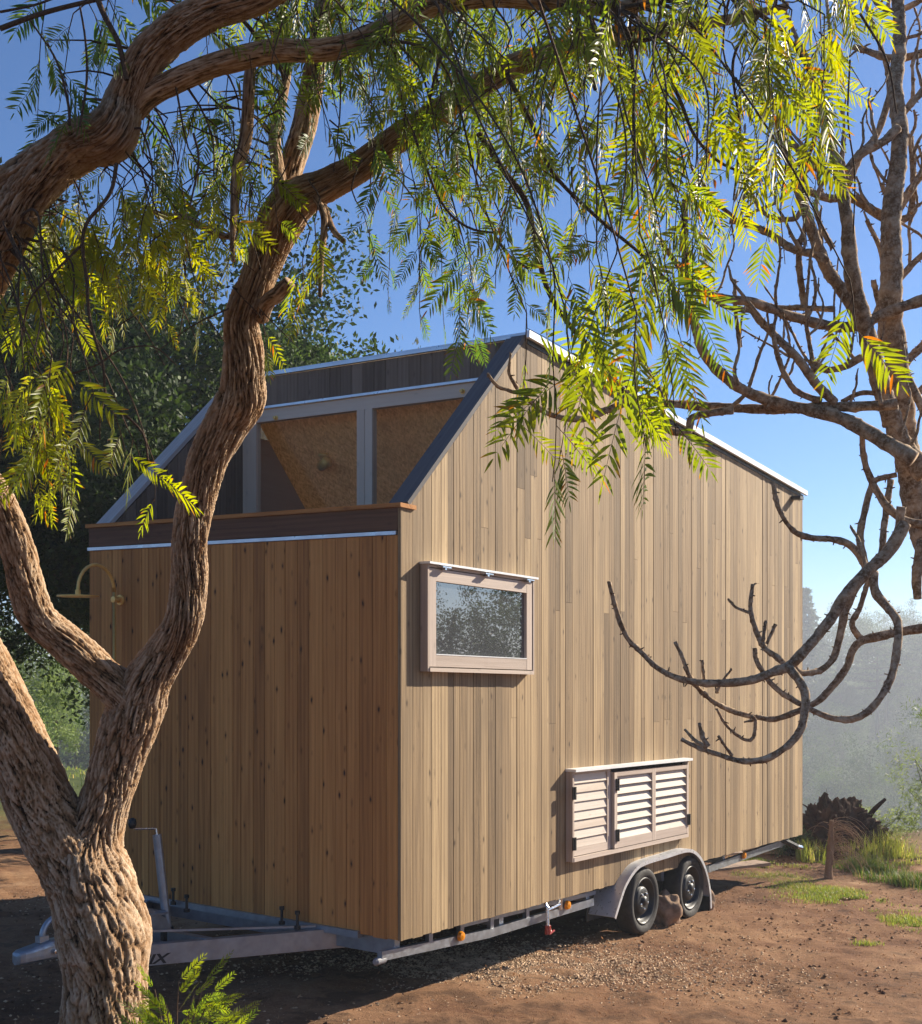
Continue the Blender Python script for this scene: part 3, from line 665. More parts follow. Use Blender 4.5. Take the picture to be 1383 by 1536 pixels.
def fender(side):
    s_in, s_out = (.14, -.075) if side == 0 else (W-.14, W+.075)
    za = onR(1000, 1283, .075)[1]
    pl = [(onR(921, 1376, .075)), (onR(929, 1350, .075)), (onR(938, 1325, .075)), (onR(953, 1302, .075)), (onR(968, 1292, .075)), (onR(1000, 1282, .075)), (onR(1029, 1273.5, .075)), (onR(1043, 1277, .075)), (onR(1054, 1291, .075)), (onR(1062, 1315, .075)), (onR(1066, 1340, .075)), (onR(1067, 1362, .075))]
    P, _ = smooth_path([(a, 0, z) for a, z in pl], [1]*len(pl), .03)
    n = len(P); Tn = np.gradient(P, axis=0); Tn /= np.linalg.norm(Tn, axis=1)[:, None]; Nn = np.stack([-Tn[:, 2], 0*Tn[:, 0], Tn[:, 0]], 1)
    mb = MB(); vv = []
    lip = .028
    for i in range(n):
        q = P[i]; w = Nn[i]
        for s_, off in ((s_in, 0), (s_in, -.006), (s_out, -.006), (s_out, -lip), (s_out-.006*(1 if side == 0 else -1), -lip), (s_out-.006*(1 if side == 0 else -1), .0)):
            c = q+w*off; vv.append(H(c[0], s_, c[2]))
    f = gridfaces(n, 6).tolist(); mb.add(vv, f+[list(range(6))[::-1], [6*(n-1)+i for i in range(6)]], wc=np.zeros((len(vv), 3)))
    mb.build('mudguard', M['bright_zinc'], chs).data.update()
    mb = MB(); quad = [(pl[0][0]+.03, .12), (pl[-1][0]-.03, .12), (pl[-1][0]-.03, .42), (pl[6][0], pl[6][1]-.03), (pl[4][0], pl[4][1]-.03), (pl[0][0]+.03, .42)]
    si = .17 if side == 0 else W-.17; quadprism(mb, quad, min(si, si+.01), max(si, si+.01), [(0, 0, 0)]*12); mb.build('mudguard_liner', M['black_plastic'], chs)
    if side == 0:
        mb = MB(); tq, zq = pl[-1]; hbox(mb, tq-.03, tq-.015, -.07, .13, zq-.06, zq+.1); mb.build('mud_flap', M['black_plastic'], chs)
fender(0); fender(1)
# axles
for tw in (t1, t2):
    mb = MB(); c = H(tw, 0, 0); z_ = gz(c[0], c[1])+.25-SHA*tw
    tube(mb, hp((tw, .1, z_), (tw, W-.1, z_)), .035, 12); mb.build('axle', M['zinc'], chs)
# tap with hose joint
mb = MB(); tq, zq = onR(820, 1366, .0); ta, za = onR(835, 1366, 0)
tube(mb, hp((tq+.01, .03, zq+.06), (tq+.01, -.0, zq+.02), (tq, -.01, zq-.10)), .013, 10); tube(mb, hp((tq, .0, zq), (ta+.05, .0, zq+.02)), .012, 10); tube(mb, hp((ta+.05, .0, zq-.02), (ta+.05, .0, zq+.06)), .016, 8)
mb.build('water_tap', M['chrome'], house)
mb = MB(); tube(mb, hp((tq, -.01, zq-.10), (tq, -.012, zq-.16)), [.02, .024], 12); tube(mb, hp((tq-.012, -.03, zq-.155), (tq+.05, -.03, zq-.14)), .008, 8); mb.build('tap_outlet', M['red'], house)
# rear tow jack
mb = MB(); a1_ = onR(1182, 1262, .02); a2_ = onR(1196, 1270, .02)
tube(mb, [H(a1_[0], .06, a1_[1]+.02), H(a2_[0], -.01, a2_[1])], .03, 8); mb.build('rear_jack', M['black_plastic'], chs)
mb = MB(); tube(mb, [H(a2_[0], -.01, a2_[1]), H(a2_[0]+.12, -.02, a2_[1]-.02)], .022, 10); mb.build('jack_end', M['chrome'], chs)
# shower on the front wall
shw = bpy.data.objects.new('outdoor_shower', None); sc.collection.objects.link(shw); shw.parent = house
s_m, z_m = onF(181, 900, -.02); s_m2, z_top = onF(171, 900, -.06)
zarch = onF(150, 850, -.12)[1]
mb = MB(); lathe(mb, H(-.021, s_m, z_m), -A, [(0, .012), (.035, .010), (.038, 0)], 20); tube(mb, hp((-.02, s_m, z_m), (-.075, s_m, z_m)), .012, 12); lathe(mb, H(-.06, s_m, z_m), -A, [(0, .03), (.022, .028), (.022, -.02), (0, -.02)], 14); mb.build('wall_bracket', M['brass'], shw, smooth=False)
tb = -.075; arc = [(tb, s_m, 1.0), (tb, s_m, z_m+.05)]
Rr_ = .165; zt_ = z_m+.02
for k in range(0, 13):
    a = math.pi*k/12; arc.append((tb-Rr_*(1-math.cos(a))*.93, s_m, zt_+.03+math.sin(a)*Rr_*1.05))
arc.append((arc[-1][0], s_m, arc[-1][2]-.035))
mb = MB(); tube(mb, hp(*arc), .0115, 12); mb.build('riser_pipe', M['brass'], shw, smooth=True)
mb = MB(); e_ = arc[-1]; lathe(mb, H(*e_), (0, 0, 1), [(0, .035), (.018, .03), (.018, .0), (.05, -.004), (.135, -.008), (.137, -.016), (.0, -.017)], 32); mb.build('shower_head', M['brass'], shw, smooth=False)
# ------------------------------------------------------------------ pepper tree
def bark_tube(mb, pts, seg=120, step=.012, amp=.02, cell=(15, .95), twist=1.2, seed=0, fine=1.0, lump=.10):
    """pts: (px,py,r_px,depth). Furrowed bark displaced on a swept limb."""
    c = np.array([PX(p[0], p[1], p[3]) for p in pts]); r = np.array([p[2]/FPX*p[3]*.93 for p in pts])
    P, Rr = smooth_path(c, r, step); n = len(P)
    k = np.ones(9)/9; Rr = np.convolve(np.pad(Rr, 4, mode='edge'), k, 'valid')
    D, th, ar, T = tube_grid(P, seg); TH = np.tile(th, n)+np.repeat(ar*twist, seg); U = np.repeat(ar, seg); Rv = np.repeat(Rr, seg)
    base = np.repeat(P, seg, axis=0); Dv = D.reshape(-1, 3)
    cyl = np.stack([np.cos(TH), np.sin(TH), U], 1)
    rc = np.median(Rr)
    cf_ = max(rc, .05)*cell[0]; q = np.stack([cyl[:, 0]*cf_, cyl[:, 1]*cf_, U*cell[1]], 1)*3.4+seed*13.7
    wrp = np.stack([fbm(q*.9+3, 3), fbm(q*.9+17, 3), fbm(q*.5+31, 2)], 1)
    wz_ = fbm(np.stack([cyl[:, 0]*3, cyl[:, 1]*3, U*7], 1)+seed, 2)[:, None]*np.array([1, 1, 0]); f1, f2 = worley(q+wrp*.6+wz_*.35); f3, f4 = worley(q*np.array([2.0, 2.0, 2.6])+wrp*.9+50)
    crack = np.clip((f2-f1)/.15, 0, 1)**.6; crack2 = np.clip((f4-f3)/.16, 0, 1)**.7
    pl = fbm(q*3.5, 3)*.25
    hgt = crack*.54+crack2*.38*fine+pl*.5+.10*fbm(q*6, 2)
    lum = fbm(np.stack([cyl[:, 0]*.9, cyl[:, 1]*.9, U*3.0], 1)+seed*5, 3)
    rad = Rv*(1+lump*lum)+amp*np.minimum(1, Rv/.06)*(hgt-.75)
    v = base+Dv*rad[:, None]*np.array([1, 1.55, 1]); f = gridfaces(n, seg).tolist()
    bk = np.stack([np.clip(hgt, 0, 1.2), crack, lum], 1)
    f.append(list(range(seg))[::-1]); f.append([(n-1)*seg+i for i in range(seg)])
    mb.add(v, f, wc=np.stack([TH*rc, U, 0*U], 1), bk=bk); return P, Rr
pb = PX(158, 1640, 5.6)
pepper = thing('pepper_tree', (pb[0], pb[1], gz(pb[0], pb[1])), 'gnarled pepper tree with furrowed forked trunk and drooping feathery leaves in the foreground', 'tree')
mb = MB()
LB = []
def bt(name_pts, **k): P, Rr = bark_tube(mb, name_pts, **k); LB.append((P, Rr)); return P
# trunk then right limb
bt([(165, 1720, 96, 5.6), (160, 1640, 82, 5.6), (158, 1536, 63, 5.6), (159, 1460, 62, 5.6), (154, 1400, 66, 5.6), (140, 1340, 62, 5.6), (132, 1290, 56, 5.6), (140, 1245, 42, 5.6), (160, 1195, 38, 5.58), (180, 1130, 38, 5.55), (203, 1065, 42, 5.5), (222, 1020, 36, 5.45), (252, 975, 32, 5.4), (276, 930, 28, 5.3), (283, 870, 27, 5.25), (284, 820, 26, 5.2), (294, 760, 27, 5.15), (312, 690, 29, 5.05), (338, 640, 31, 5.0), (360, 600, 36, 4.95), (364, 565, 31, 4.9), (364, 520, 29, 4.85), (362, 480, 25, 4.8), (382, 430, 25, 4.75), (403, 375, 28, 4.7), (424, 325, 33, 4.6), (452, 295, 27, 4.55), (490, 277, 22, 4.5), (540, 250, 20, 4.45), (590, 212, 19, 4.4), (650, 172, 17, 4.3), (720, 128, 16, 4.3), (774, 98, 16, 4.3), (835, 78, 14, 4.3), (900, 62, 12, 4.3), (990, 45, 10, 4.3), (1090, 30, 7, 4.4), (1180, 10, 5, 4.5)], seg=210, step=.0075, amp=.024, seed=1)
# left limb, leaving the frame and returning above
bt([(150, 1420, 60, 5.6), (128, 1330, 56, 5.58), (92, 1255, 54, 5.54), (60, 1195, 52, 5.5), (24, 1105, 47, 5.4), (-20, 1010, 43, 5.3), (-80, 900, 42, 5.1), (-130, 760, 42, 4.8), (-130, 620, 42, 4.5), (-90, 520, 42, 4.3), (-35, 425, 38, 4.15), (10, 350, 33, 4.05), (45, 290, 30, 4.0), (110, 225, 32, 3.95), (168, 202, 36, 3.9), (188, 155, 28, 3.9), (217, 92, 27, 3.85), (263, 47, 26, 3.8), (324, 14, 24, 3.75), (395, -6, 20, 3.7), (480, -60, 16, 3.6)], seg=180, step=.0085, amp=.022, seed=2)
bt([(-110, 420, 34, 4.2), (-50, 330, 36, 4.1), (0, 302, 37, 4.05), (50, 264, 34, 4.0), (111, 224, 32, 3.95), (165, 203, 30, 3.9)], seg=120, step=.009, amp=.022, seed=3)
# inner left limb
bt([(210, 1085, 30, 5.52), (190, 1050, 31, 5.45), (145, 1005, 28, 5.35), (100, 963, 27, 5.25), (58, 925, 26, 5.15), (38, 870, 25, 5.05), (22, 810, 24, 4.95), (0, 755, 23, 4.85), (-40, 690, 22, 4.7), (-90, 600, 22, 4.5)], seg=110, step=.009, amp=.02, seed=4)
# upper stems
bt([(424, 330, 22, 4.62), (434, 262, 19, 4.62), (455, 195, 19, 4.62), (468, 130, 18, 4.62), (477, 70, 15, 4.6), (486, 0, 14, 4.6), (492, -60, 12, 4.6)], seg=72, step=.01, amp=.014, seed=5)
bt([(425, 300, 12, 4.52), (419, 265, 10, 4.5), (412, 205, 10, 4.5), (422, 155, 8, 4.5), (431, 100, 7, 4.5), (424, 40, 6, 4.5), (425, -20, 5, 4.5)], seg=40, step=.012, amp=.006, seed=6)
bt([(200, 165, 18, 3.92), (224, 142, 16, 3.9), (264, 121, 16, 3.88), (324, 97, 15, 3.85), (405, 77, 15, 3.85), (481, 76, 15, 3.85), (546, 61, 15, 3.85), (607, 27, 16, 3.85), (658, 4, 16, 3.85), (740, -6, 14, 3.85), (840, 4, 12, 3.85), (930, 12, 10, 3.85), (1010, -10, 8, 3.85)], seg=72, step=.01, amp=.013, seed=7)
bt([(378, 85, 8, 4.1), (374, 126, 9, 4.1), (369, 202, 10, 4.1), (355, 263, 8, 4.1), (349, 354, 5, 4.1), (350, 392, 3, 4.1)], seg=32, step=.012, amp=.010, seed=8)
bt([(225, 316, 3, 4.2), (250, 325, 6, 4.2), (282, 330, 6, 4.2), (334, 354, 5, 4.12), (350, 350, 4, 4.1)], seg=24, step=.012, amp=.010, seed=9)
bt([(392, 478, 11, 4.78), (400, 455, 11, 4.7), (418, 440, 11, 4.66), (434, 424, 10, 4.62)], seg=32, step=.01, amp=.010, seed=10)
bt([(468, 290, 5, 4.5), (486, 324, 6, 4.45), (482, 385, 5, 4.45), (480, 445, 3, 4.45)], seg=20, step=.012, amp=.006, seed=11)
bt([(486, 310, 6, 4.5), (500, 345, 5, 4.45), (516, 362, 4, 4.42)], seg=20, step=.012, amp=.005, seed=12)
trunk = mb.build('trunk', M['pepper_bark'], pepper, smooth=True)
# twigs + leaves
tw = MB(); lvb = MB()
def leaflet_template():
    st = [(0, 0), (.12, .5), (.32, .95), (.55, 1.0), (.78, .62), (.92, .25), (1, 0)]
    return st
ST = leaflet_template()
def frond(base, dirv, nrm, length, lsize, npairs, hue, droop, rs, wid=.155, redp=.25):
    """pinnate frond: returns verts, faces, lc"""
    V = []; F = []; C = []
    d, side = dirv/np.linalg.norm(dirv), np.cross(dirv, nrm); side /= np.linalg.norm(side)+1e-9; nr = np.cross(side, d)
    ds = length/npairs; p = base.copy(); rach = [p.copy()]
    for i in range(npairs+1):
        f = i/npairs; d = d+np.array([0, 0, -droop])*.5/npairs*2; d /= np.linalg.norm(d); p = p+d*ds; rach.append(p.copy())
        if i < 1: continue
        sd = side-d*(side@d); sd /= np.linalg.norm(sd); nn = np.cross(sd, d)
        ls = lsize*(.62+.5*math.sin(math.pi*min(1, f*.9+.12)))*rs.uniform(.85, 1.1)
        for sgn in ((-1, 1) if i < npairs else (0,)):
            if rs.random() < .03: continue
            an_ = R_(rs.uniform(42, 66)); ld = d*math.cos(an_)+sd*sgn*math.sin(an_)+nn*rs.uniform(-.25, .25) if sgn else d.copy()
            ld /= np.linalg.norm(ld); wv_ = np.cross(ld, nn); wv_ /= np.linalg.norm(wv_); up = np.cross(wv_, ld)
            cup = rs.uniform(.02, .09); dr = rs.uniform(.10, .35); w = ls*wid*rs.uniform(.85, 1.15); n0 = len(V)
            h = hue+rs.uniform(-.12, .12); red = 1 if rs.random() < redp*.12 else 0; tip = rs.random() < redp; val = rs.uniform(.8, 1.15)
            for (x, ww) in ST[1:-1]:
                c = p+ld*ls*x+np.array([0, 0, -1])*dr*ls*x*x*.8+d*(x*x*.12*ls)
                tr_ = (max(0, x-.55)*1.9 if tip else 0)+red*.85
                for k in (-1, 0, 1):
                    V.append(c+wv_*w*ww*k*.5*1.0+up*(cup*ls*.6*abs(k)*ww)); C.append((h, min(1, tr_), val))
            b0 = p; tpt = p+ld*ls+np.array([0, 0, -1])*dr*ls*.8+d*.12*ls
            V.append(b0); C.append((h, 0, val)); V.append(tpt); C.append((h, 1. if tip else red*.85, val))
            ib, it = len(V)-2, len(V)-1; m_ = len(ST)-2
            F += [[ib, n0, n0+1], [ib, n0+1, n0+2]]
            for j in range(m_-1):
                a = n0+3*j; F += [[a, a+3, a+4, a+1], [a+1, a+4, a+5, a+2]]
            a = n0+3*(m_-1); F += [[a, it, a+1], [a+1, it, a+2]]
    return V, F, C, rach
def add_tri_rod(mb, P, r0, r1):
    P = np.asarray(P); n = len(P); tube(mb, P, np.linspace(r0, r1, n), 3, cap=False, bk=(.5, .5, .5), wc=np.zeros((n*3, 3)))
# frond templates in local frame: base at origin, dir = -z-ish, with normals
rs = random.Random(11); TEMPL = []
for k in range(26):
    le = rs.uniform(.15, .25); npair = rs.randint(9, 14)
    V, F, C, ra = frond(np.zeros(3), np.array([math.sin(.35), 0, -math.cos(.35)]), np.array([math.cos(.35)*.3, 1, .2]), le, rs.uniform(.046, .062), npair, 0., rs.uniform(.2, .9), rs, redp=.16)
    TEMPL.append((np.array(V), np.array(F, dtype=object), np.array(C), np.array(ra)))
def put_frond(base, az, tilt, scale, hue, redf, vmul=1.0, T=None):
    V, F, C, ra = T or TEMPL[rs.randrange(len(TEMPL))]
    ca, sa = math.cos(az), math.sin(az); ct, st_ = math.cos(tilt), math.sin(tilt)
    Rm = np.array([[ca, -sa, 0], [sa, ca, 0], [0, 0, 1]])@np.array([[ct, 0, -st_], [0, 1, 0], [st_, 0, ct]])
    roll = rs.uniform(-.7, .7); cr, sr = math.cos(roll), math.sin(roll)
    Rz = np.array([[cr, -sr, 0], [sr, cr, 0], [0, 0, 1]])
    v = (V*scale)@(Rm@Rz).T+base; c = C.copy(); c[:, 0] = np.clip(c[:, 0]+hue, 0, 1); c[:, 1] = np.clip(c[:, 1]*redf, 0, 1); c[:, 2] *= vmul
    lvb.v.append(v); off = lvb.n; lvb.f.extend([[i+off for i in q] for q in F]); lvb.at.setdefault('lc', []).append(c); lvb.n += len(v)
    rr_ = (ra*scale)@(Rm@Rz).T+base; add_tri_rod(tw, rr_[::3] if len(rr_) > 6 else rr_, .0011, .0006)
NF = 0
def strand(top, length, scale=1.0, hue=.3, redf=1.0, dens=1.0, sway=.12):
    global NF
    n = max(4, int(length/.05)); P = [np.array(top, float)]; d = np.array([rs.uniform(-.5, .5), rs.uniform(-.4, .4), -.6])
    for i in range(n):
        d = d*.86+np.array([rs.uniform(-sway, sway), rs.uniform(-sway, sway), -.28]); d /= np.linalg.norm(d); P.append(P[-1]+d*length/n)
    P = np.array(P); tube(tw, P, np.linspace(.0019, .0010, len(P)), 4, cap=False, bk=(.4, .5, .5), wc=np.zeros((len(P)*4, 3)))
    az = rs.uniform(0, 6.28); x = .04
    while x < length:
        i = x/length*n; a = int(min(i, n-1)); b0 = P[a]+(P[a+1]-P[a])*(i-a); az += 2.4+rs.uniform(-.5, .5)
        lowf = x/length
        put_frond(b0, az, rs.uniform(-.1, .75), scale*rs.uniform(.75, 1.15)*(1.05-.25*lowf), hue+rs.uniform(-.15, .15), redf); NF += 1
        x += rs.uniform(.06, .11)/dens
LIMB = np.vstack([P for P, _ in LB[:7]]); LIMB = LIMB[LIMB[:, 2] > 3.2]
def attach(top):
    dd = LIMB-top; w_ = np.linalg.norm(dd, axis=1)+np.where(dd[:, 2] < -.02, 1.5, 0); a = LIMB[int(np.argmin(w_))]; D_ = top-a; L_ = np.linalg.norm(D_)
    if L_ > 1.6: a = top+np.array([rs.uniform(-.3, .3), rs.uniform(-.1, .3), .9]); D_ = top-a; L_ = np.linalg.norm(D_)
    m1 = a+D_*.35+np.array([rs.uniform(-.08, .08), rs.uniform(-.08, .08), .10*L_+rs.uniform(0, .06)]); m2 = a+D_*.75+np.array([rs.uniform(-.05, .05), rs.uniform(-.05, .05), .09*L_])
    P, r = smooth_path([a, m1, m2, top], [.0045+.002*L_, .0036, .0027, .0019], .05); tube(tw, P, r, 5, cap=False, bk=(.5, .5, .5), wc=np.zeros((len(P)*5, 3)))
def strand_px(px, y0, y1, d, **k):
    t_ = PX(px, y0, d); attach(t_); strand(t_, (y1-y0)/FPX*d*.93, **k)
# (x0,x1, top0,top1, bottom envelope, number, depth0,depth1, hue, red, scale)
def curtain(x0, x1, ya, yb, ba, bb, n, d0, d1, hue, redf=1., scale=1., maxlen=330):
    n = max(3, int(n*.72)); hue -= .10
    for i in range(n):
        f = (i+rs.random())/n; px = x0+(x1-x0)*f; bot = (ba+(bb-ba)*f)*1.0-abs(rs.gauss(0, .16))*200
        top = rs.uniform(ya, yb); top = max(top, bot-maxlen*rs.uniform(.5, 1))
        if bot-top < 60: top = bot-80
        strand_px(px, top, bot, rs.uniform(d0, d1), hue=hue, redf=redf, scale=scale, dens=1.0)
curtain(380, 560, -100, 60, 220, 250, 13, 3.7, 4.5, .4, .5, .85)
curtain(560, 760, -100, 100, 250, 330, 14, 3.5, 4.6, .45, .8, .85)
curtain(60, 330, 230, 300, 440, 460, 12, 3.8, 4.5, .9, .8, .85)
curtain(0, 130, 480, 560, 730, 720, 9, 3.5, 4.0, .85, 1., .85)
curtain(380, 560, -220, -60, 90, 130, 14, 3.6, 4.6, .35, .5, .85)
curtain(560, 760, -240, -60, 120, 180, 24, 3.4, 4.8, .40, .7, .9)
curtain(560, 760, -60, 60, 300, 300, 14, 3.6, 4.9, .35, .8, .85)
curtain(600, 780, 60, 200, 430, 450, 11, 3.8, 4.9, .30, .8, .75)
curtain(760, 1000, -260, -60, 150, 150, 22, 3.15, 4.8, .48, 1.)
curtain(760, 1000, -60, 100, 320, 330, 14, 3.15, 4.6, .5, 1.1)
curtain(740, 1010, 120, 280, 500, 480, 10, 3.1, 4.3, .42, 1.1)
curtain(1000, 1300, -260, -80, 90, 60, 20, 3.1, 4.4, .6, 1.1)
curtain(1000, 1240, -100, 60, 250, 210, 15, 3.1, 4.2, .6, 1.2)
curtain(1000, 1200, 60, 180, 400, 370, 9, 3.1, 4.0, .55, 1.2)
curtain(1130, 1250, -100, 50, 330, 300, 4, 3.0, 3.4, .75, 1., 1.1)
curtain(60, 380, -60, 100, 230, 330, 9, 3.8, 4.6, .25, .5, .85)
curtain(100, 360, 220, 300, 500, 460, 20, 3.8, 4.6, .85, .8, .85)
curtain(220, 400, 120, 200, 380, 400, 14, 3.8, 4.6, .45, .6, .85)
curtain(0, 130, 300, 380, 480, 520, 8, 3.8, 4.4, .6, .6, .85)
curtain(620, 780, 300, 400, 520, 530, 10, 4.0, 4.9, .25, .8, .6, 240)
curtain(540, 640, 240, 330, 440, 500, 6, 4.2, 4.9, .2, .8, .6, 240)
for px, y0, y1, d, hu in ((700, 380, 530, 3.9, .3), (790, 470, 665, 3.6, .45), (830, 400, 745, 2.8, .4), (850, 470, 720, 2.9, .35), (895, 380, 620, 2.9, .3), (960, 350, 690, 2.8, .4), (955, 470, 700, 2.7, .45), (980, 300, 530, 2.9, .35), (1000, 250, 560, 3.0, .3), (1060, 250, 500, 3.0, .4), (1035, 230, 430, 3.0, .4), (925, 380, 600, 3.0, .35),
    (10, 560, 770, 3.7, .62), (35, 540, 730, 3.6, .6), (70, 560, 760, 3.6, .65), (15, 430, 640, 3.8, .5), (95, 590, 740, 3.7, .5), (140, 590, 790, 3.6, .7), (160, 600, 700, 3.7, .6), (230, 690, 760, 3.8, .6), (190, 640, 700, 3.8, .6), (60, 350, 520, 3.9, .45), (30, 380, 600, 3.9, .4), (240, 330, 520, 4.1, .7), (290, 350, 480, 4.1, .75), (135, 330, 500, 4.1, .55), (472, 330, 440, 4.3, .5), (455, 380, 450, 4.4, .4), (395, 480, 540, 4.6, .7), (1275, 420, 520, 3.1, .4)):
    strand_px(px, y0, y1, d, hue=hu, redf=1.2, scale=.85 if px < 500 else 1.0, dens=1.0)
# sparse leaves at upper left
for px, y0, y1 in ((70, 60, 220), (110, 20, 180), (150, -20, 120), (95, 110, 200), (190, -60, 60), (330, -40, 90), (420, -60, 60)):
    strand_px(px, y0, y1, 3.8, hue=.2, redf=.6, scale=.85, dens=.6)
# bare twigs of the pepper tree
def twig_px(pts, r0=3, r1=1.2, d=3.7, seg=6):
    P = np.array([PX(p[0], p[1], p[2] if len(p) > 2 else d) for p in pts]); r = np.linspace(r0, r1, len(P))/FPX*d
    P, r = smooth_path(P, r, .02); tube(tw, P, r, seg, cap=False, bk=(.5, .5, .5), wc=np.zeros((len(P)*seg, 3)))
for pts, r0, r1 in (([(0, 43), (60, 21), (125, 4), (190, -10)], 4, 3), ([(0, 18), (50, 8), (90, -6)], 2, 1.5), ([(140, -20), (155, 20), (175, 58), (183, 85), (190, 120)], 5, 4), ([(45, 30), (85, 92), (103, 160), (104, 188)], 1.5, 2.5), ([(120, 10), (128, 60), (130, 120), (120, 190)], 1.5, 2), ([(175, 245), (165, 290), (130, 335), (124, 370), (130, 420), (135, 480), (155, 550), (158, 590), (180, 615), (214, 650), (222, 690)], 3.2, 1.6), ([(158, 590), (150, 630), (150, 660)], 1.6, 1), ([(125, 365), (80, 410), (45, 450), (30, 520)], 2, 1.4), ([(60, 575), (110, 560), (150, 545), (180, 525), (230, 520), (265, 548)], 1.6, 1), ([(290, 200), (298, 240), (285, 310)], 2, 1.4), ([(860, -20), (868, 40), (880, 90), (893, 135)], 4.5, 3), ([(918, -10), (930, 30), (945, 60), (950, 120), (950, 200), (948, 300)], 4.5, 1.5), ([(945, 62), (985, 55), (1010, 20)], 3.5, 2.5), ([(1110, 0), (1170, 45), (1205, 90), (1230, 150), (1255, 190)], 4, 2), ([(990, 90), (1020, 150), (1040, 200), (1075, 240), (1120, 262)], 3, 2), ([(718, 200), (760, 262), (789, 302), (803, 362), (820, 430), (850, 482), (884, 520), (915, 560), (950, 602)], 5, 3.5), ([(743, 355), (765, 385), (793, 403)], 2.5, 2), ([(1275, 90), (1272, 180), (1282, 260), (1280, 350)], 1.6, 1.2), ([(1290, 20), (1330, 90), (1345, 170)], 2, 1.2), ([(620, 200), (660, 300), (700, 340), (745, 350)], 2.5, 1.5), ([(700, 10), (660, 90), (640, 170)], 3, 2), ([(1140, 20), (1100, 90), (1110, 200), (1100, 300)], 3, 1.2), ([(760, 110), (800, 190), (830, 260), (900, 330), (960, 380), (1010, 430)], 3.5, 2.2)):
    twig_px(pts, r0, r1)
for i in range(60):   # fine tangle
    px, py = rs.uniform(380, 1250), rs.uniform(-60, 260); L_ = rs.uniform(60, 160); d = rs.uniform(3.2, 4.4)
    a = rs.uniform(.5, 2.6); twig_px([(px, py, d), (px+math.cos(a)*L_*.5+rs.uniform(-12, 12), py+math.sin(a)*L_*.5, d+.03), (px+math.cos(a)*L_+rs.uniform(-15, 15), py+math.sin(a)*L_+15, d)], 1.6, .7, d, 4)
for i in range(30):
    px, py = rs.uniform(60, 400), rs.uniform(150, 480); L_ = rs.uniform(50, 130); d = rs.uniform(3.9, 4.5)
    a = rs.uniform(.3, 2.8); twig_px([(px, py, d), (px+math.cos(a)*L_*.5+rs.uniform(-12, 12), py+math.sin(a)*L_*.5, d+.03), (px+math.cos(a)*L_+rs.uniform(-15, 15), py+math.sin(a)*L_+15, d)], 1.4, .7, d, 4)
tw.build('twigs', M['twig'], pepper, smooth=True)
lvb.build('leaves', M['pepper_leaf'], pepper, smooth=True)
print('FRONDS', NF, 'leaf verts', lvb.n)
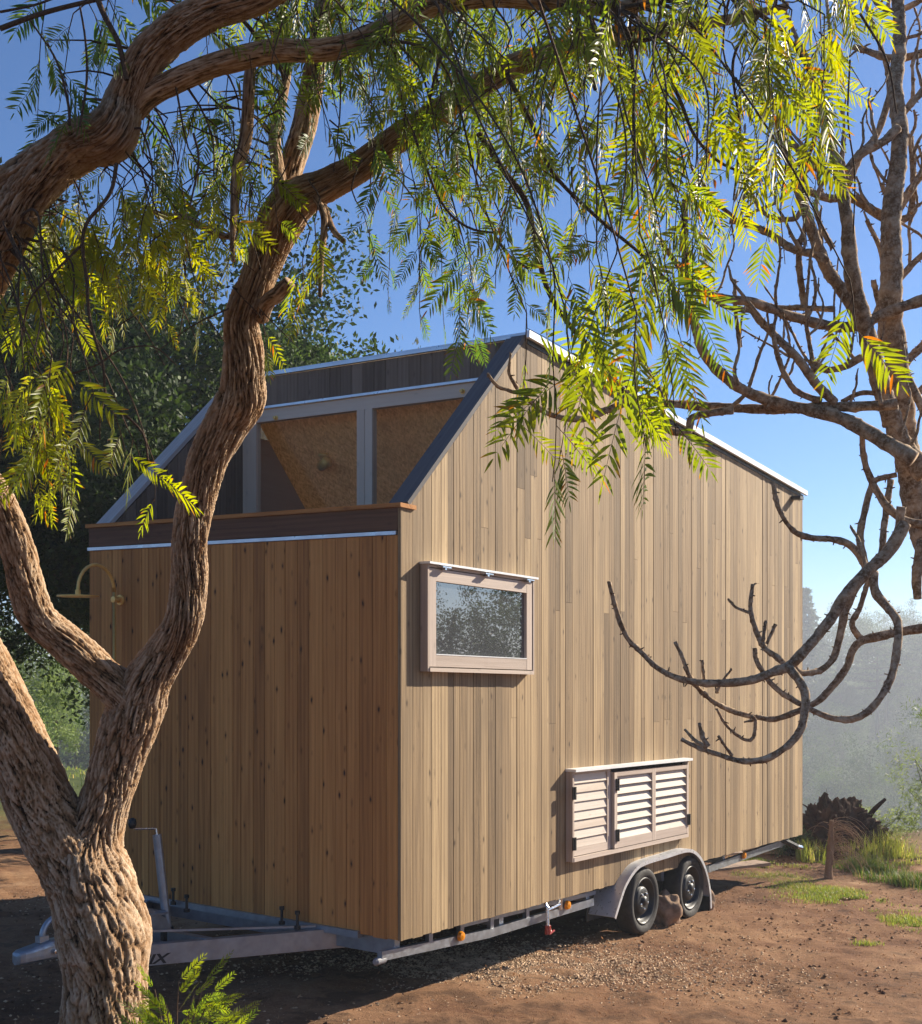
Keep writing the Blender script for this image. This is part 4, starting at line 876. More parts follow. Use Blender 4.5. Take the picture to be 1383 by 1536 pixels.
# ------------------------------------------------------------------ bare tree on the right
FIG = [
 ([(1345, -20), (1350, 60), (1343, 130), (1350, 200), (1345, 260), (1336, 330), (1338, 400), (1336, 470), (1345, 540), (1352, 610), (1362, 690), (1372, 750), (1400, 840), (1450, 960), (1500, 1100), (1530, 1300), (1540, 1800)], 8, 24, 5.0),
 ([(1195, 60), (1209, 86), (1227, 147), (1245, 212), (1260, 268), (1270, 329), (1275, 385), (1282, 430), (1298, 490), (1316, 560), (1336, 622), (1358, 675), (1390, 710)], 4, 17, 4.8),
 ([(1170, 200), (1184, 243), (1204, 304), (1224, 364), (1245, 410), (1270, 445), (1292, 486)], 6, 10, 4.85),
 ([(1027, 412), (1045, 430), (1078, 446), (1128, 453), (1179, 472), (1229, 486), (1275, 490), (1305, 480), (1341, 465), (1400, 445)], 5, 9, 4.75),
 ([(1057, 440), (1088, 460), (1125, 466)], 3, 4, 4.8), ([(1128, 452), (1164, 461), (1210, 462), (1252, 464)], 4, 4, 4.85),
 ([(1095, 330), (1113, 334), (1154, 350), (1189, 374), (1222, 381), (1240, 392)], 5, 6, 4.8),
 ([(1123, 283), (1149, 322), (1189, 329), (1200, 318)], 3, 4, 4.85),
 ([(1188, 215), (1219, 248), (1246, 261)], 5, 6, 4.75), ([(1264, 264), (1290, 232), (1326, 212), (1347, 192)], 6, 7, 4.9),
 ([(1190, 275), (1236, 296), (1280, 298), (1305, 314), (1334, 330)], 5, 8, 4.95), ([(1268, 290), (1290, 235), (1316, 200), (1336, 137), (1348, 90), (1352, 30)], 5, 5, 5.05),
 ([(1280, 70), (1305, 78), (1341, 88), (1395, 78)], 4, 6, 5.1), ([(1308, -5), (1326, 13), (1352, 14), (1390, -4)], 4, 4, 5.1), ([(1354, 170), (1372, 150), (1400, 120)], 5, 6, 5.1),
 ([(1340, 330), (1361, 293), (1400, 235)], 6, 6, 5.1), ([(1366, 205), (1370, 263), (1366, 320), (1345, 332)], 4, 6, 5.1), ([(1340, 430), (1370, 395), (1400, 370)], 5, 5, 5.1), ([(1347, 560), (1362, 540), (1400, 505)], 6, 7, 5.1), ([(1362, 602), (1383, 584), (1410, 560)], 5, 6, 5.1),
 ([(1240, 265), (1229, 285), (1224, 316), (1236, 349), (1250, 372)], 3, 4, 4.9), ([(1200, 240), (1208, 330), (1198, 380), (1206, 460)], 3, 5, 4.95),
 ([(1027, 300), (1027, 354), (1031, 430), (1042, 486), (1057, 531), (1088, 566), (1123, 589), (1164, 604), (1209, 614), (1255, 625), (1290, 642), (1336, 668), (1370, 690)], 4.5, 12, 4.7),
 ([(964, 600), (1012, 606), (1068, 610), (1113, 613), (1164, 614), (1219, 612), (1270, 610), (1321, 608), (1345, 605)], 6.5, 8, 4.8),
 ([(966, 604), (982, 631), (1007, 647), (1032, 646), (1038, 627), (1070, 619), (1100, 616)], 5, 6, 4.75),
 ([(731, 560), (744, 577), (764, 586), (784, 592), (809, 612), (835, 624), (872, 629), (906, 617), (951, 600)], 2, 6, 4.6),
 ([(766, 530), (764, 560), (776, 583)], 1.5, 3, 4.6), ([(955, 602), (930, 560), (905, 545), (880, 540)], 5, 3, 4.65), ([(995, 604), (985, 575), (965, 545), (940, 520)], 4, 2, 4.7), ([(965, 574), (990, 555)], 2, 1.5, 4.7),
 ([(985, 350), (1007, 385), (1037, 420)], 3, 5, 4.7), ([(1102, 420), (1104, 470), (1110, 520)], 3, 3.5, 4.85),
 ([(1115, 450), (1140, 482), (1169, 510), (1199, 541), (1224, 576), (1252, 603)], 4, 7, 4.8), ([(1158, 485), (1163, 520), (1175, 557), (1194, 586), (1230, 602)], 3, 5, 4.75), ([(1218, 540), (1232, 554), (1262, 552), (1292, 536)], 4, 6, 4.9), ([(1262, 603), (1290, 590), (1316, 591), (1330, 600)], 3.5, 4, 4.9),
 ([(1206, 470), (1215, 520), (1222, 560)], 3, 4, 4.8),
 ([(1159, 722), (1168, 763), (1189, 794), (1214, 806), (1255, 810), (1280, 822), (1303, 856)], 3, 6, 4.7),
 ([(1293, 640), (1295, 682), (1306, 718), (1328, 755), (1356, 780), (1400, 790)], 3.5, 8, 4.75),
 ([(1345, 712), (1328, 716), (1310, 724), (1298, 763), (1290, 809), (1300, 857)], 4, 6, 4.85), ([(1336, 720), (1330, 760), (1326, 790), (1321, 834), (1306, 860)], 5, 5, 4.9),
 ([(913, 872), (926, 920), (941, 956), (966, 982), (990, 1004), (1027, 1020), (1073, 1025), (1123, 1021), (1160, 1008), (1186, 997), (1214, 968), (1245, 930), (1270, 890), (1300, 858), (1336, 824), (1358, 785)], 3, 9.5, 4.5),
 ([(1188, 994), (1201, 1009), (1229, 1006), (1249, 989), (1259, 958), (1269, 914), (1284, 880), (1302, 860)], 4, 7, 4.6),
 ([(1303, 868), (1290, 911), (1278, 934), (1284, 950), (1293, 960)], 4, 5, 4.65),
 ([(1027, 1000), (1045, 1030), (1073, 1054), (1103, 1068), (1137, 1076), (1168, 1077), (1212, 1060), (1229, 1050), (1249, 1029), (1269, 1002), (1279, 975), (1293, 961), (1317, 955), (1350, 948), (1410, 937)], 3, 7, 4.55),
 ([(1132, 972), (1134, 989), (1147, 1012), (1168, 1036), (1208, 1060), (1229, 1070), (1252, 1078), (1283, 1077), (1310, 1060), (1334, 1022), (1345, 978), (1347, 938), (1337, 918), (1313, 888), (1310, 858)], 3, 7, 4.5),
 ([(1022, 1109), (1045, 1120), (1070, 1129), (1100, 1139), (1120, 1142), (1147, 1139), (1174, 1124), (1198, 1100), (1207, 1070), (1208, 1043), (1198, 1019), (1181, 999)], 3, 7, 4.4),
 ([(1027, 1094), (1042, 1110), (1060, 1122)], 2, 3, 4.4), ([(1049, 1084), (1054, 1105), (1062, 1120)], 2.5, 4, 4.4), ([(1078, 1104), (1088, 1120), (1098, 1133)], 1.8, 2.5, 4.4),
 ([(1075, 1063), (1088, 1086), (1105, 1102), (1119, 1110), (1130, 1106), (1133, 1080), (1127, 1075)], 2, 3, 4.5), ([(1132, 1080), (1116, 1083)], 2, 1.5, 4.5),
 ([(1129, 876), (1126, 919), (1144, 968), (1160, 982), (1176, 995)], 3, 5, 4.5), ([(1092, 898), (1104, 911), (1124, 919)], 1.5, 2.5, 4.5), ([(1149, 931), (1144, 962)], 2, 2.5, 4.5), ([(1163, 936), (1150, 966)], 2.5, 2.5, 4.5),
 ([(1012, 963), (1023, 985), (1034, 1016)], 2.5, 2.5, 4.5), ([(1053, 990), (1056, 1020)], 2, 2, 4.5), ([(1098, 1003), (1085, 1020), (1074, 1040)], 1.5, 2, 4.5),
 ([(1276, 790), (1290, 815), (1300, 856)], 2, 3, 4.7), ([(1385, 810), (1376, 855), (1376, 898)], 9, 6, 4.7), ([(1320, 835), (1345, 800), (1352, 760)], 4, 7, 4.8),
 ([(1335, 160), (1330, 100), (1310, 40), (1290, -20)], 4, 2.5, 5.2), ([(1225, 150), (1240, 110), (1245, 60), (1240, 0)], 3.5, 2, 5.2), ([(1300, 500), (1325, 440), (1322, 380), (1300, 330)], 5, 3, 5.2), ([(1330, 640), (1318, 560), (1322, 480), (1310, 420)], 6, 4, 5.1), ([(1400, 640), (1378, 600), (1360, 560)], 7, 5, 5.0),
]
fb = PX(1540, 1760, 5.0)
fig = thing('bare_tree', (fb[0], fb[1], gz(fb[0], fb[1])), 'leafless tree with lichened knobbly grey-brown branches curling down on the right', 'tree')
def knob_tube(mb, pts, r0, r1, d, seed, nubs=None):
    c = np.array([PX(p[0], p[1], d+.10*math.sin(p[0]*.011+p[1]*.007+seed)) for p in pts]); r = np.linspace(r0, r1, len(pts))/FPX*d
    P, Rr = smooth_path(c, r, .010); n = len(P); seg = 14 if r1 > 5 else 10
    D, th, ar, T = tube_grid(P, seg); U = np.repeat(ar, seg); TH = np.tile(th, n); Rv = np.repeat(Rr, seg)
    q = np.stack([np.cos(TH)*.6, np.sin(TH)*.6, U*26], 1)+seed*9.1
    ring = np.clip(vnoise(np.stack([0*U, 0*U, U*34+seed*7], 1)), -1, 1)
    ns = fbm(q, 3); q2 = np.stack([np.cos(TH)*1.6, np.sin(TH)*1.6, U*80], 1)+seed
    sp = fbm(q2, 2); rad = Rv*(1+.07*ring+.13*ns)+.0014*np.maximum(sp-.25, 0)*4
    v = np.repeat(P, seg, axis=0)+D.reshape(-1, 3)*rad[:, None]
    f = gridfaces(n, seg).tolist(); f.append(list(range(seg))[::-1]); f.append([(n-1)*seg+i for i in range(seg)])
    mb.add(v, f, wc=np.stack([TH*.02, U, 0*U], 1), bk=np.stack([.5+.5*ns+.3*sp, ns, sp], 1))
    rl = random.Random(seed); nb = int(ar[-1]*(26 if nubs is None else nubs))
    for _ in range(nb):
        i = rl.randrange(0, n); a = rl.uniform(0, 6.28); dd = D[i, int(a/6.29*seg)]; ln = rl.uniform(.004, .016); b_ = P[i]+dd*Rr[i]*.8
        tube(mb, [b_, b_+dd*ln+T[i]*rl.uniform(-.4, .4)*ln], [.0035, .0018], 5, bk=(.3, .3, .3), wc=np.zeros((10, 3)))
mb = MB()
for i, (pts, r0, r1, d) in enumerate(FIG):
    if i == 0: knob_tube(mb, pts, 9, 25, d, i, 10)
    else: knob_tube(mb, pts, r0, r1, d, i)
tr_ = random.Random(77)
for i in range(75):
    pts, r0, r1, d = FIG[tr_.choice([0, 1, 1, 2, 3, 6, 8, 9, 10, 11, 13, 14, 15, 16, 17, 22, 23, 33, 34, 35, 36])]
    k = tr_.randrange(len(pts)-1); f = tr_.random(); x = pts[k][0]*(1-f)+pts[k+1][0]*f; y = pts[k][1]*(1-f)+pts[k+1][1]*f
    if y > 700 or x < 1030: continue
    a = tr_.uniform(-2.6, -.5); L_ = tr_.uniform(50, 170); q = [(x, y)]; 
    for m_ in range(5): a += tr_.uniform(-.35, .35)-.12*(1 if math.cos(a) < 0 else -1)*-1; q.append((q[-1][0]+math.cos(a)*L_/5, q[-1][1]+math.sin(a)*L_/5))
    r_ = tr_.uniform(1.8, 3.4); knob_tube(mb, q, r_, r_*.45, d, 200+i, 14)
mb.build('branches', M['fig_bark'], fig, smooth=True)
# ------------------------------------------------------------------ background vegetation
def leaf_cloud(mb, cen, n, size, r_, seed, hue=0., val=1., hv=.2, flat=.0, asp=.5):
    """cen: (k,3) clump centres, r_: clump radius; n leaves per clump"""
    g = np.random.default_rng(seed); k = len(cen); c = np.repeat(cen, n, axis=0); m_ = len(c)
    rad = np.broadcast_to(np.asarray(r_, float).reshape(-1, 1) if np.ndim(r_) else np.full((k, 1), r_), (k, 1)); rad = np.repeat(rad, n, axis=0)
    off = g.normal(size=(m_, 3)); off /= np.linalg.norm(off, axis=1)[:, None]; off *= rad*g.random((m_, 1))**.45; off[:, 2] *= 1-flat
    p = c+off; d = g.normal(size=(m_, 3))*.8+off/(rad+1e-6)*.8+np.array([0, 0, .15]); d /= np.linalg.norm(d, axis=1)[:, None]
    w = np.cross(d, g.normal(size=(m_, 3))); w /= np.linalg.norm(w, axis=1)[:, None]
    sz = size*g.uniform(.6, 1.3, (m_, 1))
    v = np.stack([p, p+d*sz*.45+w*sz*asp*.5, p+d*sz, p+d*sz*.45-w*sz*asp*.5], 1).reshape(-1, 3)
    hh = np.repeat(np.clip(np.repeat(hue+g.uniform(-hv, hv, k), n)+g.uniform(-.15, .15, m_), 0, 1), 4); vv = np.repeat(val*np.repeat(g.uniform(.75, 1.25, k), n)*g.uniform(.8, 1.2, m_), 4)
    mb.add(v, (np.arange(m_)[:, None]*4+np.arange(4)[None, :]), lc=np.stack([hh, (g.random(len(hh)) < .0)*1., vv], 1))
def crown_pts(c, rad, k, seed, shell=.35, low=-.9):
    g = np.random.default_rng(seed); o = []
    while len(o) < k:
        p = g.normal(size=3); p /= np.linalg.norm(p); r = g.random()**shell; 
        if p[2] < low: continue
        bump_ = 1+.22*math.sin(p[0]*5+seed)+.18*math.sin(p[1]*6+p[2]*7+seed*2)
        o.append(np.array(c)+p*r*np.array(rad)*bump_)
    return np.array(o)
def limbs(mb, base, top, r0, cen, seed, n=10):
    g = random.Random(seed); base = np.array(base, float); top = np.array(top, float); ax = [base+(top-base)*f+np.array([g.uniform(-.06, .06), g.uniform(-.06, .06), 0])*np.linalg.norm(top-base)*(f > 0) for f in (0, .25, .5, .75, 1)]
    tube(mb, ax, [r0*1.25, r0, r0*.8, r0*.5, r0*.25], 9, bk=(.5, .5, .5), wc=np.zeros((45, 3)))
    for i in range(min(n, len(cen))):
        e = cen[g.randrange(len(cen))]; s0 = base+(top-base)*g.uniform(.3, .85); mdl = (s0+e)/2+np.array([0, 0, -.1*np.linalg.norm(e-s0)])
        tube(mb, [s0, mdl, e], [r0*.38, r0*.22, r0*.06], 6, bk=(.5, .5, .5), wc=np.zeros((18, 3)))
def tree(name, label, cat, base, c, rad, k, n, size, mat, seed, hue=.2, val=1., r0=.12, cr=.22, group=None, shell=.35, low=-.9, flat=0, asp=.5):
    o = thing(name, base, label, cat, group); cen = crown_pts(c, rad, k, seed, shell, low)
    mb = MB(); limbs(mb, base, np.array(c)+np.array([0, 0, rad[2]*.5]), r0, cen, seed, 14); mb.build('trunk', M['far_bark'], o, smooth=True)
    mb = MB(); leaf_cloud(mb, cen, n, size, cr*np.mean(rad)*np.random.default_rng(seed).uniform(.6, 1.3, k), seed, hue, val, flat=flat, asp=asp); mb.build('crown', mat, o)
    return o
def gb(px, d): x = (px-CX)/FPX*d; return np.array([x, d, gz(x, d)])
# big evergreen behind the house on the left
b0 = gb(330, 15.5)
tree('evergreen_tree', 'large dense dark evergreen tree behind the house on the left', 'tree', b0, (b0[0]-2.4, 15.5, 4.3), (3.8, 3.3, 3.15), 560, 400, .082, M['dark_leaf'], 3, .22, .85, .22, .15, shell=.33, low=-.76)
b0 = gb(-60, 19)
tree('evergreen_tree', 'dark evergreen tree behind the left edge of the tall evergreen', 'tree', b0, (b0[0], 19, 4.6), (3.2, 3, 3.4), 300, 300, .10, M['dark_leaf'], 4, .12, .75, .2, .22, shell=.3, low=-.78)
b0 = gb(455, 17.5)  # sunlit lobe beside the big evergreen; its brightness is put into leaf colour
tree('evergreen_tree', 'lighter, sunlit-tinted green tree top showing above the house front beside the trunk', 'tree', b0, (b0[0]-.1, 17.5, 5.1), (1.40, 1.2, 1.35), 260, 560, .055, M['dark_leaf'], 9, .6, 1.5, .10, .21, shell=.3)
# pale feathery trees at the left
b0 = gb(20, 24); tree('feathery_tree', 'pale green feathery tree at the left edge beside the lawn', 'tree', b0, (b0[0], 24, 1.5), (1.15, 1.1, 1.35), 110, 150, .075, M['soft_leaf'], 5, .5, 1.25, .08, .22, asp=.3, shell=.3)
b0 = gb(85, 29); tree('feathery_tree', 'smaller pale green feathery tree between the edge tree and the house', 'tree', b0, (b0[0], 29, 1.0), (.62, .7, .95), 90, 130, .07, M['soft_leaf'], 6, .5, 1.2, .06, .24, asp=.3, shell=.3)
for i, (px, d, h, w) in enumerate(((112, 85, 13.0, 6.5), (-10, 95, 17.5, 8), (-120, 80, 16, 7), (200, 100, 15, 7), (60, 130, 22, 10))):
    b0 = gb(px, d); tree('distant_tree', ['dusky tree in the haze behind the pale feathery tree by the house', 'broad dusky tree in the haze at the left edge', 'dusky tree beyond the left edge of the view', 'dusky hazy tree hidden mostly behind the house', 'farthest dusky tree on the left in the haze'][i], 'tree', b0, (b0[0], d, b0[2]+h*.55), (w*.6, w*.6, h*.5), 90, 110, .42, M['dark_leaf'], 20+i, .3, 1.0, .15, .25, 'hazy trees beyond the lawn on the left')
# conifers and round trees on the hazy slope to the right
def conifer_mesh(mbt, mbl, base, h, w, tiers, seed, gap=.25, topf=.1):
    g = random.Random(seed); tube(mbt, [base, base+np.array([0, 0, h*.5]), base+np.array([0, 0, h])], [h*.022, h*.015, .01], 7, bk=(.5, .5, .5), wc=np.zeros((21, 3)))
    C_ = []
    for i in range(tiers):
        f = i/(tiers-1); z = h*(gap+(1-gap)*f); r = w*(1-f)**.75*g.uniform(.75, 1.15)+w*topf; nb = g.randint(4, 7); a0 = g.uniform(0, 6)
        for j in range(nb):
            a = a0+6.283*j/nb+g.uniform(-.3, .3); rr_ = r*g.uniform(.6, 1.1); e = base+np.array([math.cos(a)*rr_, math.sin(a)*rr_, z+rr_*g.uniform(-.05, .18)])
            tube(mbt, [base+np.array([0, 0, z]), e], [h*.006, .01], 4, bk=(.5, .5, .5), wc=np.zeros((8, 3)))
            for q in (.35, .6, .8, 1.0): C_.append((base+np.array([0, 0, z]))*(1-q)+e*q)
    leaf_cloud(mbl, np.array(C_), 40, h*.030, w*.13, seed, .3, 1., flat=.65, asp=.35)
def conifer(label, px, d, ytop, w, tiers, seed, gap=.25, topf=.1):
    b_ = gb(px, d); h = CAMZ+(HY-ytop)/FPX*d-b_[2]; o = thing('conifer_tree', b_, label, 'tree', 'conifers on the hazy slope'); t_, l_ = MB(), MB()
    conifer_mesh(t_, l_, b_, h, w, tiers, seed, gap, topf); t_.build('trunk', M['far_bark'], o); l_.build('crown', M['conifer_leaf'], o)
conifer('tall narrow conifer right beside the far corner of the house', 1206, 250, 888, 5.2, 16, 1)
conifer('shorter tiered conifer right of the tall narrow one', 1236, 255, 968, 5., 12, 2)
conifer('flat-topped spreading cedar on the hazy skyline', 1316, 240, 955, 6.6, 9, 3, .5, .5)
conifer('spreading cedar at the right edge of the skyline', 1382, 245, 958, 7, 9, 4, .5, .5)
conifer('slim conifer beyond the right edge', 1450, 250, 940, 4, 12, 5)
lab = ['nearest', 'second nearest']
hillx = random.Random(4); protos = []
for i in range(3):
    o = tree('slope_tree', 'rounded hazy tree', 'tree', (0, 0, 0), (0, 0, 3.4), (2.5, 2.5, 2.5), 90, 210, .11, M['dark_leaf'], 40+i, (.1, .3, .5)[i], (.8, 1.0, 1.2)[i], .16, .26, 'rounded trees on the hazy slope', low=-.75)
    o.name = 'slope_tree'; protos.append(o)
spots = []
ORD = ['first', 'second', 'third', 'fourth', 'fifth', 'sixth', 'seventh', 'eighth', 'ninth']
ROW = ['lowest', 'second lowest', 'third lowest', 'middle', 'third highest', 'second highest', 'highest']
for ri, d in enumerate((165, 190, 215, 240, 265, 295, 330)):
    nx = 7
    for j in range(nx):
        px = 1165+(1440-1165)*(j+.15+.7*hillx.random())/nx; spots.append((px, d*hillx.uniform(.90, 1.10), hillx.uniform(1.0, 2.9), 'rounded tree in haze, %s from the house in the %s row' % (ORD[j], ROW[ri])))
for j in range(5): spots.append((-60+j*52+hillx.uniform(-14, 14), hillx.uniform(200, 240), hillx.uniform(2.0, 2.8), 'rounded hazy tree behind the left lawn, %s from the edge' % ORD[j]))
for j, (x_, y_, k_) in enumerate(((20.5, 19.5, .62), (24, 17.2, .72), (27, 21.5, .85), (22.5, 14.2, .6), (28.5, 15.5, .8), (18.5, 22.5, .52))): spots.append((x_, y_, k_, 'leafy tree off the yard, %s of those mirrored in the window' % ORD[j], 1))
def copy_tree(o, parent=None):
    c = o.copy(); sc.collection.objects.link(c); c.parent = parent
    for ch in list(o.children): copy_tree(ch, c)
    return c
for i, sp_ in enumerate(spots):
    px, d, k = sp_[:3]
    src = protos[i % 3]; o = src if i < 3 else copy_tree(src)
    b_ = gb(px, d) if len(sp_) == 4 else np.array([px, d, gz(px, d)]); o.location = b_.tolist()
    if i >= 3: o.rotation_euler = (0, 0, hillx.uniform(0, 6.28))
    o.scale = (k, k, k*hillx.uniform(.8, 1.15))
    o['label'] = sp_[3]
# low scrub on the slope
g_ = np.random.default_rng(8); mb = MB()
C_ = []; S_ = []
for i in range(900):
    d = g_.uniform(150, 330); px = g_.uniform(1130, 1480) if g_.random() < .9 else g_.uniform(-300, 160)
    b_ = gb(px, d); C_.append(b_+[0, 0, .3]); S_.append(d)
C_ = np.array(C_); S_ = np.array(S_)
for lo_, hi_ in ((150, 210), (210, 330)):
    k_ = (S_ >= lo_) & (S_ < hi_); leaf_cloud(mb, C_[k_], 90, .0028*lo_, g_.uniform(.9, 2.6, k_.sum())*(lo_/150), int(lo_), .3, .8, hv=.35, flat=.2, asp=.35)
tag(mb.build('scrub', M['soft_leaf']), 'low green scrub covering the misty slope below the plateau', 'scrub', kind='stuff')
# tall shrub at the right edge, leafy weeds
b0 = gb(1400, 15.0); tree('willowy_shrub', 'tall wispy olive-green shrub at the right edge beside the root ball', 'shrub', b0, (b0[0]+.1, 15, b0[2]+.95), (.62, .6, .95), 75, 90, .055, M['soft_leaf'], 61, .5, 1.15, .03, .22, asp=.18, shell=.4)
b0 = gb(1322, 15.4); tree('low_shrub', 'low yellow-green bush right behind the root ball', 'shrub', b0, (b0[0], 15.4, b0[2]+.25), (.42, .35, .28), 36, 70, .05, M['soft_leaf'], 62, .75, 1.1, .015, .26, asp=.25)
b0 = gb(1182, 15.0); tree('low_shrub', 'grey-green tuft under the rear corner of the house', 'shrub', b0, (b0[0], 15.0, b0[2]+.18), (.30, .3, .2), 26, 60, .06, M['soft_leaf'], 63, .25, 1.1, .01, .26, asp=.18)
# ---------------- grass
def blades(name, label, polys, mat, seed, h0, h1, wd, hue, val=1.):
    g = np.random.default_rng(seed); mb = MB(); V = []; C = []
    for (px, py, rx, ry, n) in polys:
        c = G(px, py); ex = rx/FPX*c[1]; dy = abs(G(px, py-ry)[1]-G(px, py+ry)[1])/2
        k = g.normal(size=(n, 2))*.45; k = k[(k**2).sum(1) < 1.2]; x = c[0]+k[:, 0]*ex; y = c[1]+k[:, 1]*dy
        cl = vnoise(np.stack([x*3, y*3, 0*x], 1)); ok = cl > -.25; x = x[ok]; y = y[ok]
        z = ground_h(x, y)-.01; m_ = len(x); h = g.uniform(h0, h1, m_)*(1+.5*cl[ok]); a = g.uniform(0, 6.28, m_); ln = g.uniform(.1, .7, m_)*h
        dx, dy_ = np.cos(a), np.sin(a); w = wd*g.uniform(.6, 1.2, m_)
        b1 = np.stack([x-dy_*w, y+dx*w, z], 1); b2 = np.stack([x+dy_*w, y-dx*w, z], 1); m1 = np.stack([x+dx*ln*.3+dy_*w*.7, y+dy_*ln*.3-dx*w*.7, z+h*.6], 1); m2 = np.stack([x+dx*ln*.3-dy_*w*.7, y+dy_*ln*.3+dx*w*.7, z+h*.6], 1); tp = np.stack([x+dx*ln, y+dy_*ln, z+h], 1)
        v = np.stack([b1, b2, m1, m2, tp], 1).reshape(-1, 3); i0 = np.arange(m_)*5
        f = [[i, i+1, i+2, i+3] for i in i0]+[[i+3, i+2, i+4] for i in i0]
        hh = np.clip(hue+.3*cl[ok]+g.uniform(-.2, .2, m_), 0, 1); rr_ = (g.random(m_) < .12)*.8
        mb.add(v, f, lc=np.repeat(np.stack([hh, rr_, val*g.uniform(.7, 1.2, m_)], 1), 5, axis=0))
    return tag(mb.build(name, mat), label, 'grass', kind='stuff')
blades('grass_patch', 'short sunlit green grass on the dirt beyond the trailer', [(1160, 1322, 62, 14, 5200), (1215, 1335, 70, 14, 6000), (1270, 1345, 50, 12, 3000), (1120, 1300, 40, 8, 1400), (1250, 1300, 80, 8, 4500), (1340, 1290, 80, 10, 5000), (1370, 1388, 45, 13, 2400), (1300, 1418, 26, 5, 260), (1345, 1365, 60, 6, 600), (1240, 1352, 90, 8, 1200), (1150, 1290, 60, 5, 1500)], M['grass'], 1, .012, .045, .0028, .5, .95)
blades('tall_grass', 'taller dark green grass clump at the right beside the root ball', [(1340, 1322, 52, 12, 5200), (1385, 1330, 50, 12, 4200), (1300, 1310, 30, 9, 1800)], M['grass'], 2, .05, .16, .003, .1, .7)
blades('lawn_grass', 'green lawn strip on the far left beyond the yard', [(60, 1150, 90, 12, 9000), (110, 1165, 60, 12, 6000), (-60, 1150, 90, 14, 4000)], M['grass'], 3, .04, .12, .010, .5, 1.1)
blades('dry_grass', 'dry straw grass tufts around the root ball and shrub', [(1290, 1285, 60, 8, 1500), (1200, 1288, 40, 6, 900), (1350, 1292, 40, 8, 800)], M['grass'], 4, .08, .3, .003, .95, 1.2)
# ---------------- uprooted root ball
c = G(1262, 1288); c[1] += .4; c[2] = gz(c[0], c[1])
rb = thing('root_ball', c, 'uprooted brown root ball with broken roots at the edge of the drop', 'tree stump')
nu, nv = 150, 90; u = np.linspace(0, 2*np.pi, nu, endpoint=False); w = np.linspace(-.35, np.pi/2-.01, nv); UU, WW = np.meshgrid(u, w)
dr = np.stack([np.cos(WW)*np.cos(UU), np.cos(WW)*np.sin(UU), np.sin(WW)], -1).reshape(-1, 3)
f1, f2 = worley(dr*4.2+fbm(dr*4, 2)[:, None]*.3); rad = 1+.24*fbm(dr*2.2+3, 4)+.13*fbm(dr*9, 4)+.05*fbm(dr*26, 3)-.08*np.clip(.3-(f2-f1), 0, 1)
v = c+dr*rad[:, None]*np.array([.62, .45, .56]); mb = MB(); mb.add(v, gridfaces(nv, nu).tolist()+[[(nv-1)*nu+i for i in range(nu)]], bk=np.stack([np.clip(.5+.5*(f2-f1), 0, 1), f1, f2], 1), wc=np.zeros((len(v), 3)))
M['root'] = barkmat('root_and_soil', [(.015, .008, .006, 1), (.075, .040, .028, 1), (.17, .10, .07, 1), (.05, .025, .018, 1)], sc_=1.2)
mb.build('root_mass', M['root'], rb, smooth=True)
g = random.Random(6); mb = MB()
for i in range(60):
    a = g.uniform(0, 6.28); e_ = g.uniform(.05, 1.4); d0 = np.array([math.cos(e_)*math.cos(a)*.62, math.cos(e_)*math.sin(a)*.45, math.sin(e_)*.56]); p = c+d0*.85; pts = [p]; dd = d0/np.linalg.norm(d0)
    for k in range(4): dd = dd*.8+np.array([g.uniform(-.4, .4), g.uniform(-.4, .4), g.uniform(-.5, .35)]); dd /= np.linalg.norm(dd); pts.append(pts[-1]+dd*g.uniform(.03, .10))
    r0 = g.uniform(.004, .018); tube(mb, pts, np.linspace(r0, r0*.25, 5), 6, step=.02, bk=(.5, .5, .5), wc=None if 0 else np.zeros((1, 3)))
mb.at.pop('wc', None); mb.build('broken_roots', M['root'], rb, smooth=True)
mb = MB(); tube(mb, [c+[.38, -.05, .35], c+[.48, -.08, .52], c+[.62, -.1, .66]], [.045, .03, .02], 9, step=.03, bk=(.5, .5, .5)); mb.at.pop('wc', None); mb.build('root_stub', M['root'], rb, smooth=True)
mb = MB(); tube(mb, [c+[-.10, 0, .45], c+[-.12, 0, .60], c+[-.06, 0, .72]], [.06, .04, .03], 9, step=.03, bk=(.5, .5, .5)); mb.at.pop('wc', None); mb.build('root_stub', M['root'], rb, smooth=True)
# dead thin stump with drooping dry twigs
c = G(1243, 1322); ds_ = thing('dead_sapling', c, 'short dead sapling stump with drooping dry brown twigs standing in the grass', 'stump')
M['dry'] = barkmat('dry_twigs', [(.16, .095, .055, 1), (.34, .22, .14, 1), (.46, .33, .23, 1), (.28, .17, .10, 1)], sc_=1.6)
mb = MB(); tube(mb, [c+[0, 0, -.03], c+[.0, 0, .12], c+[.02, 0, .34], c+[.03, 0, .62]], [.055, .04, .035, .022], 10, step=.02, bk=(.6, .5, .5)); mb.at.pop('wc', None); mb.build('stem', M['dry'], ds_, smooth=True)
mb = MB()
for i in range(110):
    z0 = g.uniform(.15, .62); a = g.uniform(-.8, .8) if g.random() < .75 else g.uniform(0, 6.28); L_ = g.uniform(.10, .62)**1.2; p = c+np.array([.02+g.uniform(-.04, .04), g.uniform(-.04, .04), z0]); dd = np.array([math.cos(a), math.sin(a)*.6, g.uniform(.2, 1.1)]); pts = [p]
    for k in range(5): dd = dd/np.linalg.norm(dd); pts.append(pts[-1]+dd*L_/5); dd = dd+np.array([0, 0, -.55])
    tube(mb, pts, np.linspace(.003, .0012, 6), 4, cap=False, bk=(.6, .5, .5), wc=np.zeros((24, 3)))
mb.build('dry_twigs', M['dry'], ds_)
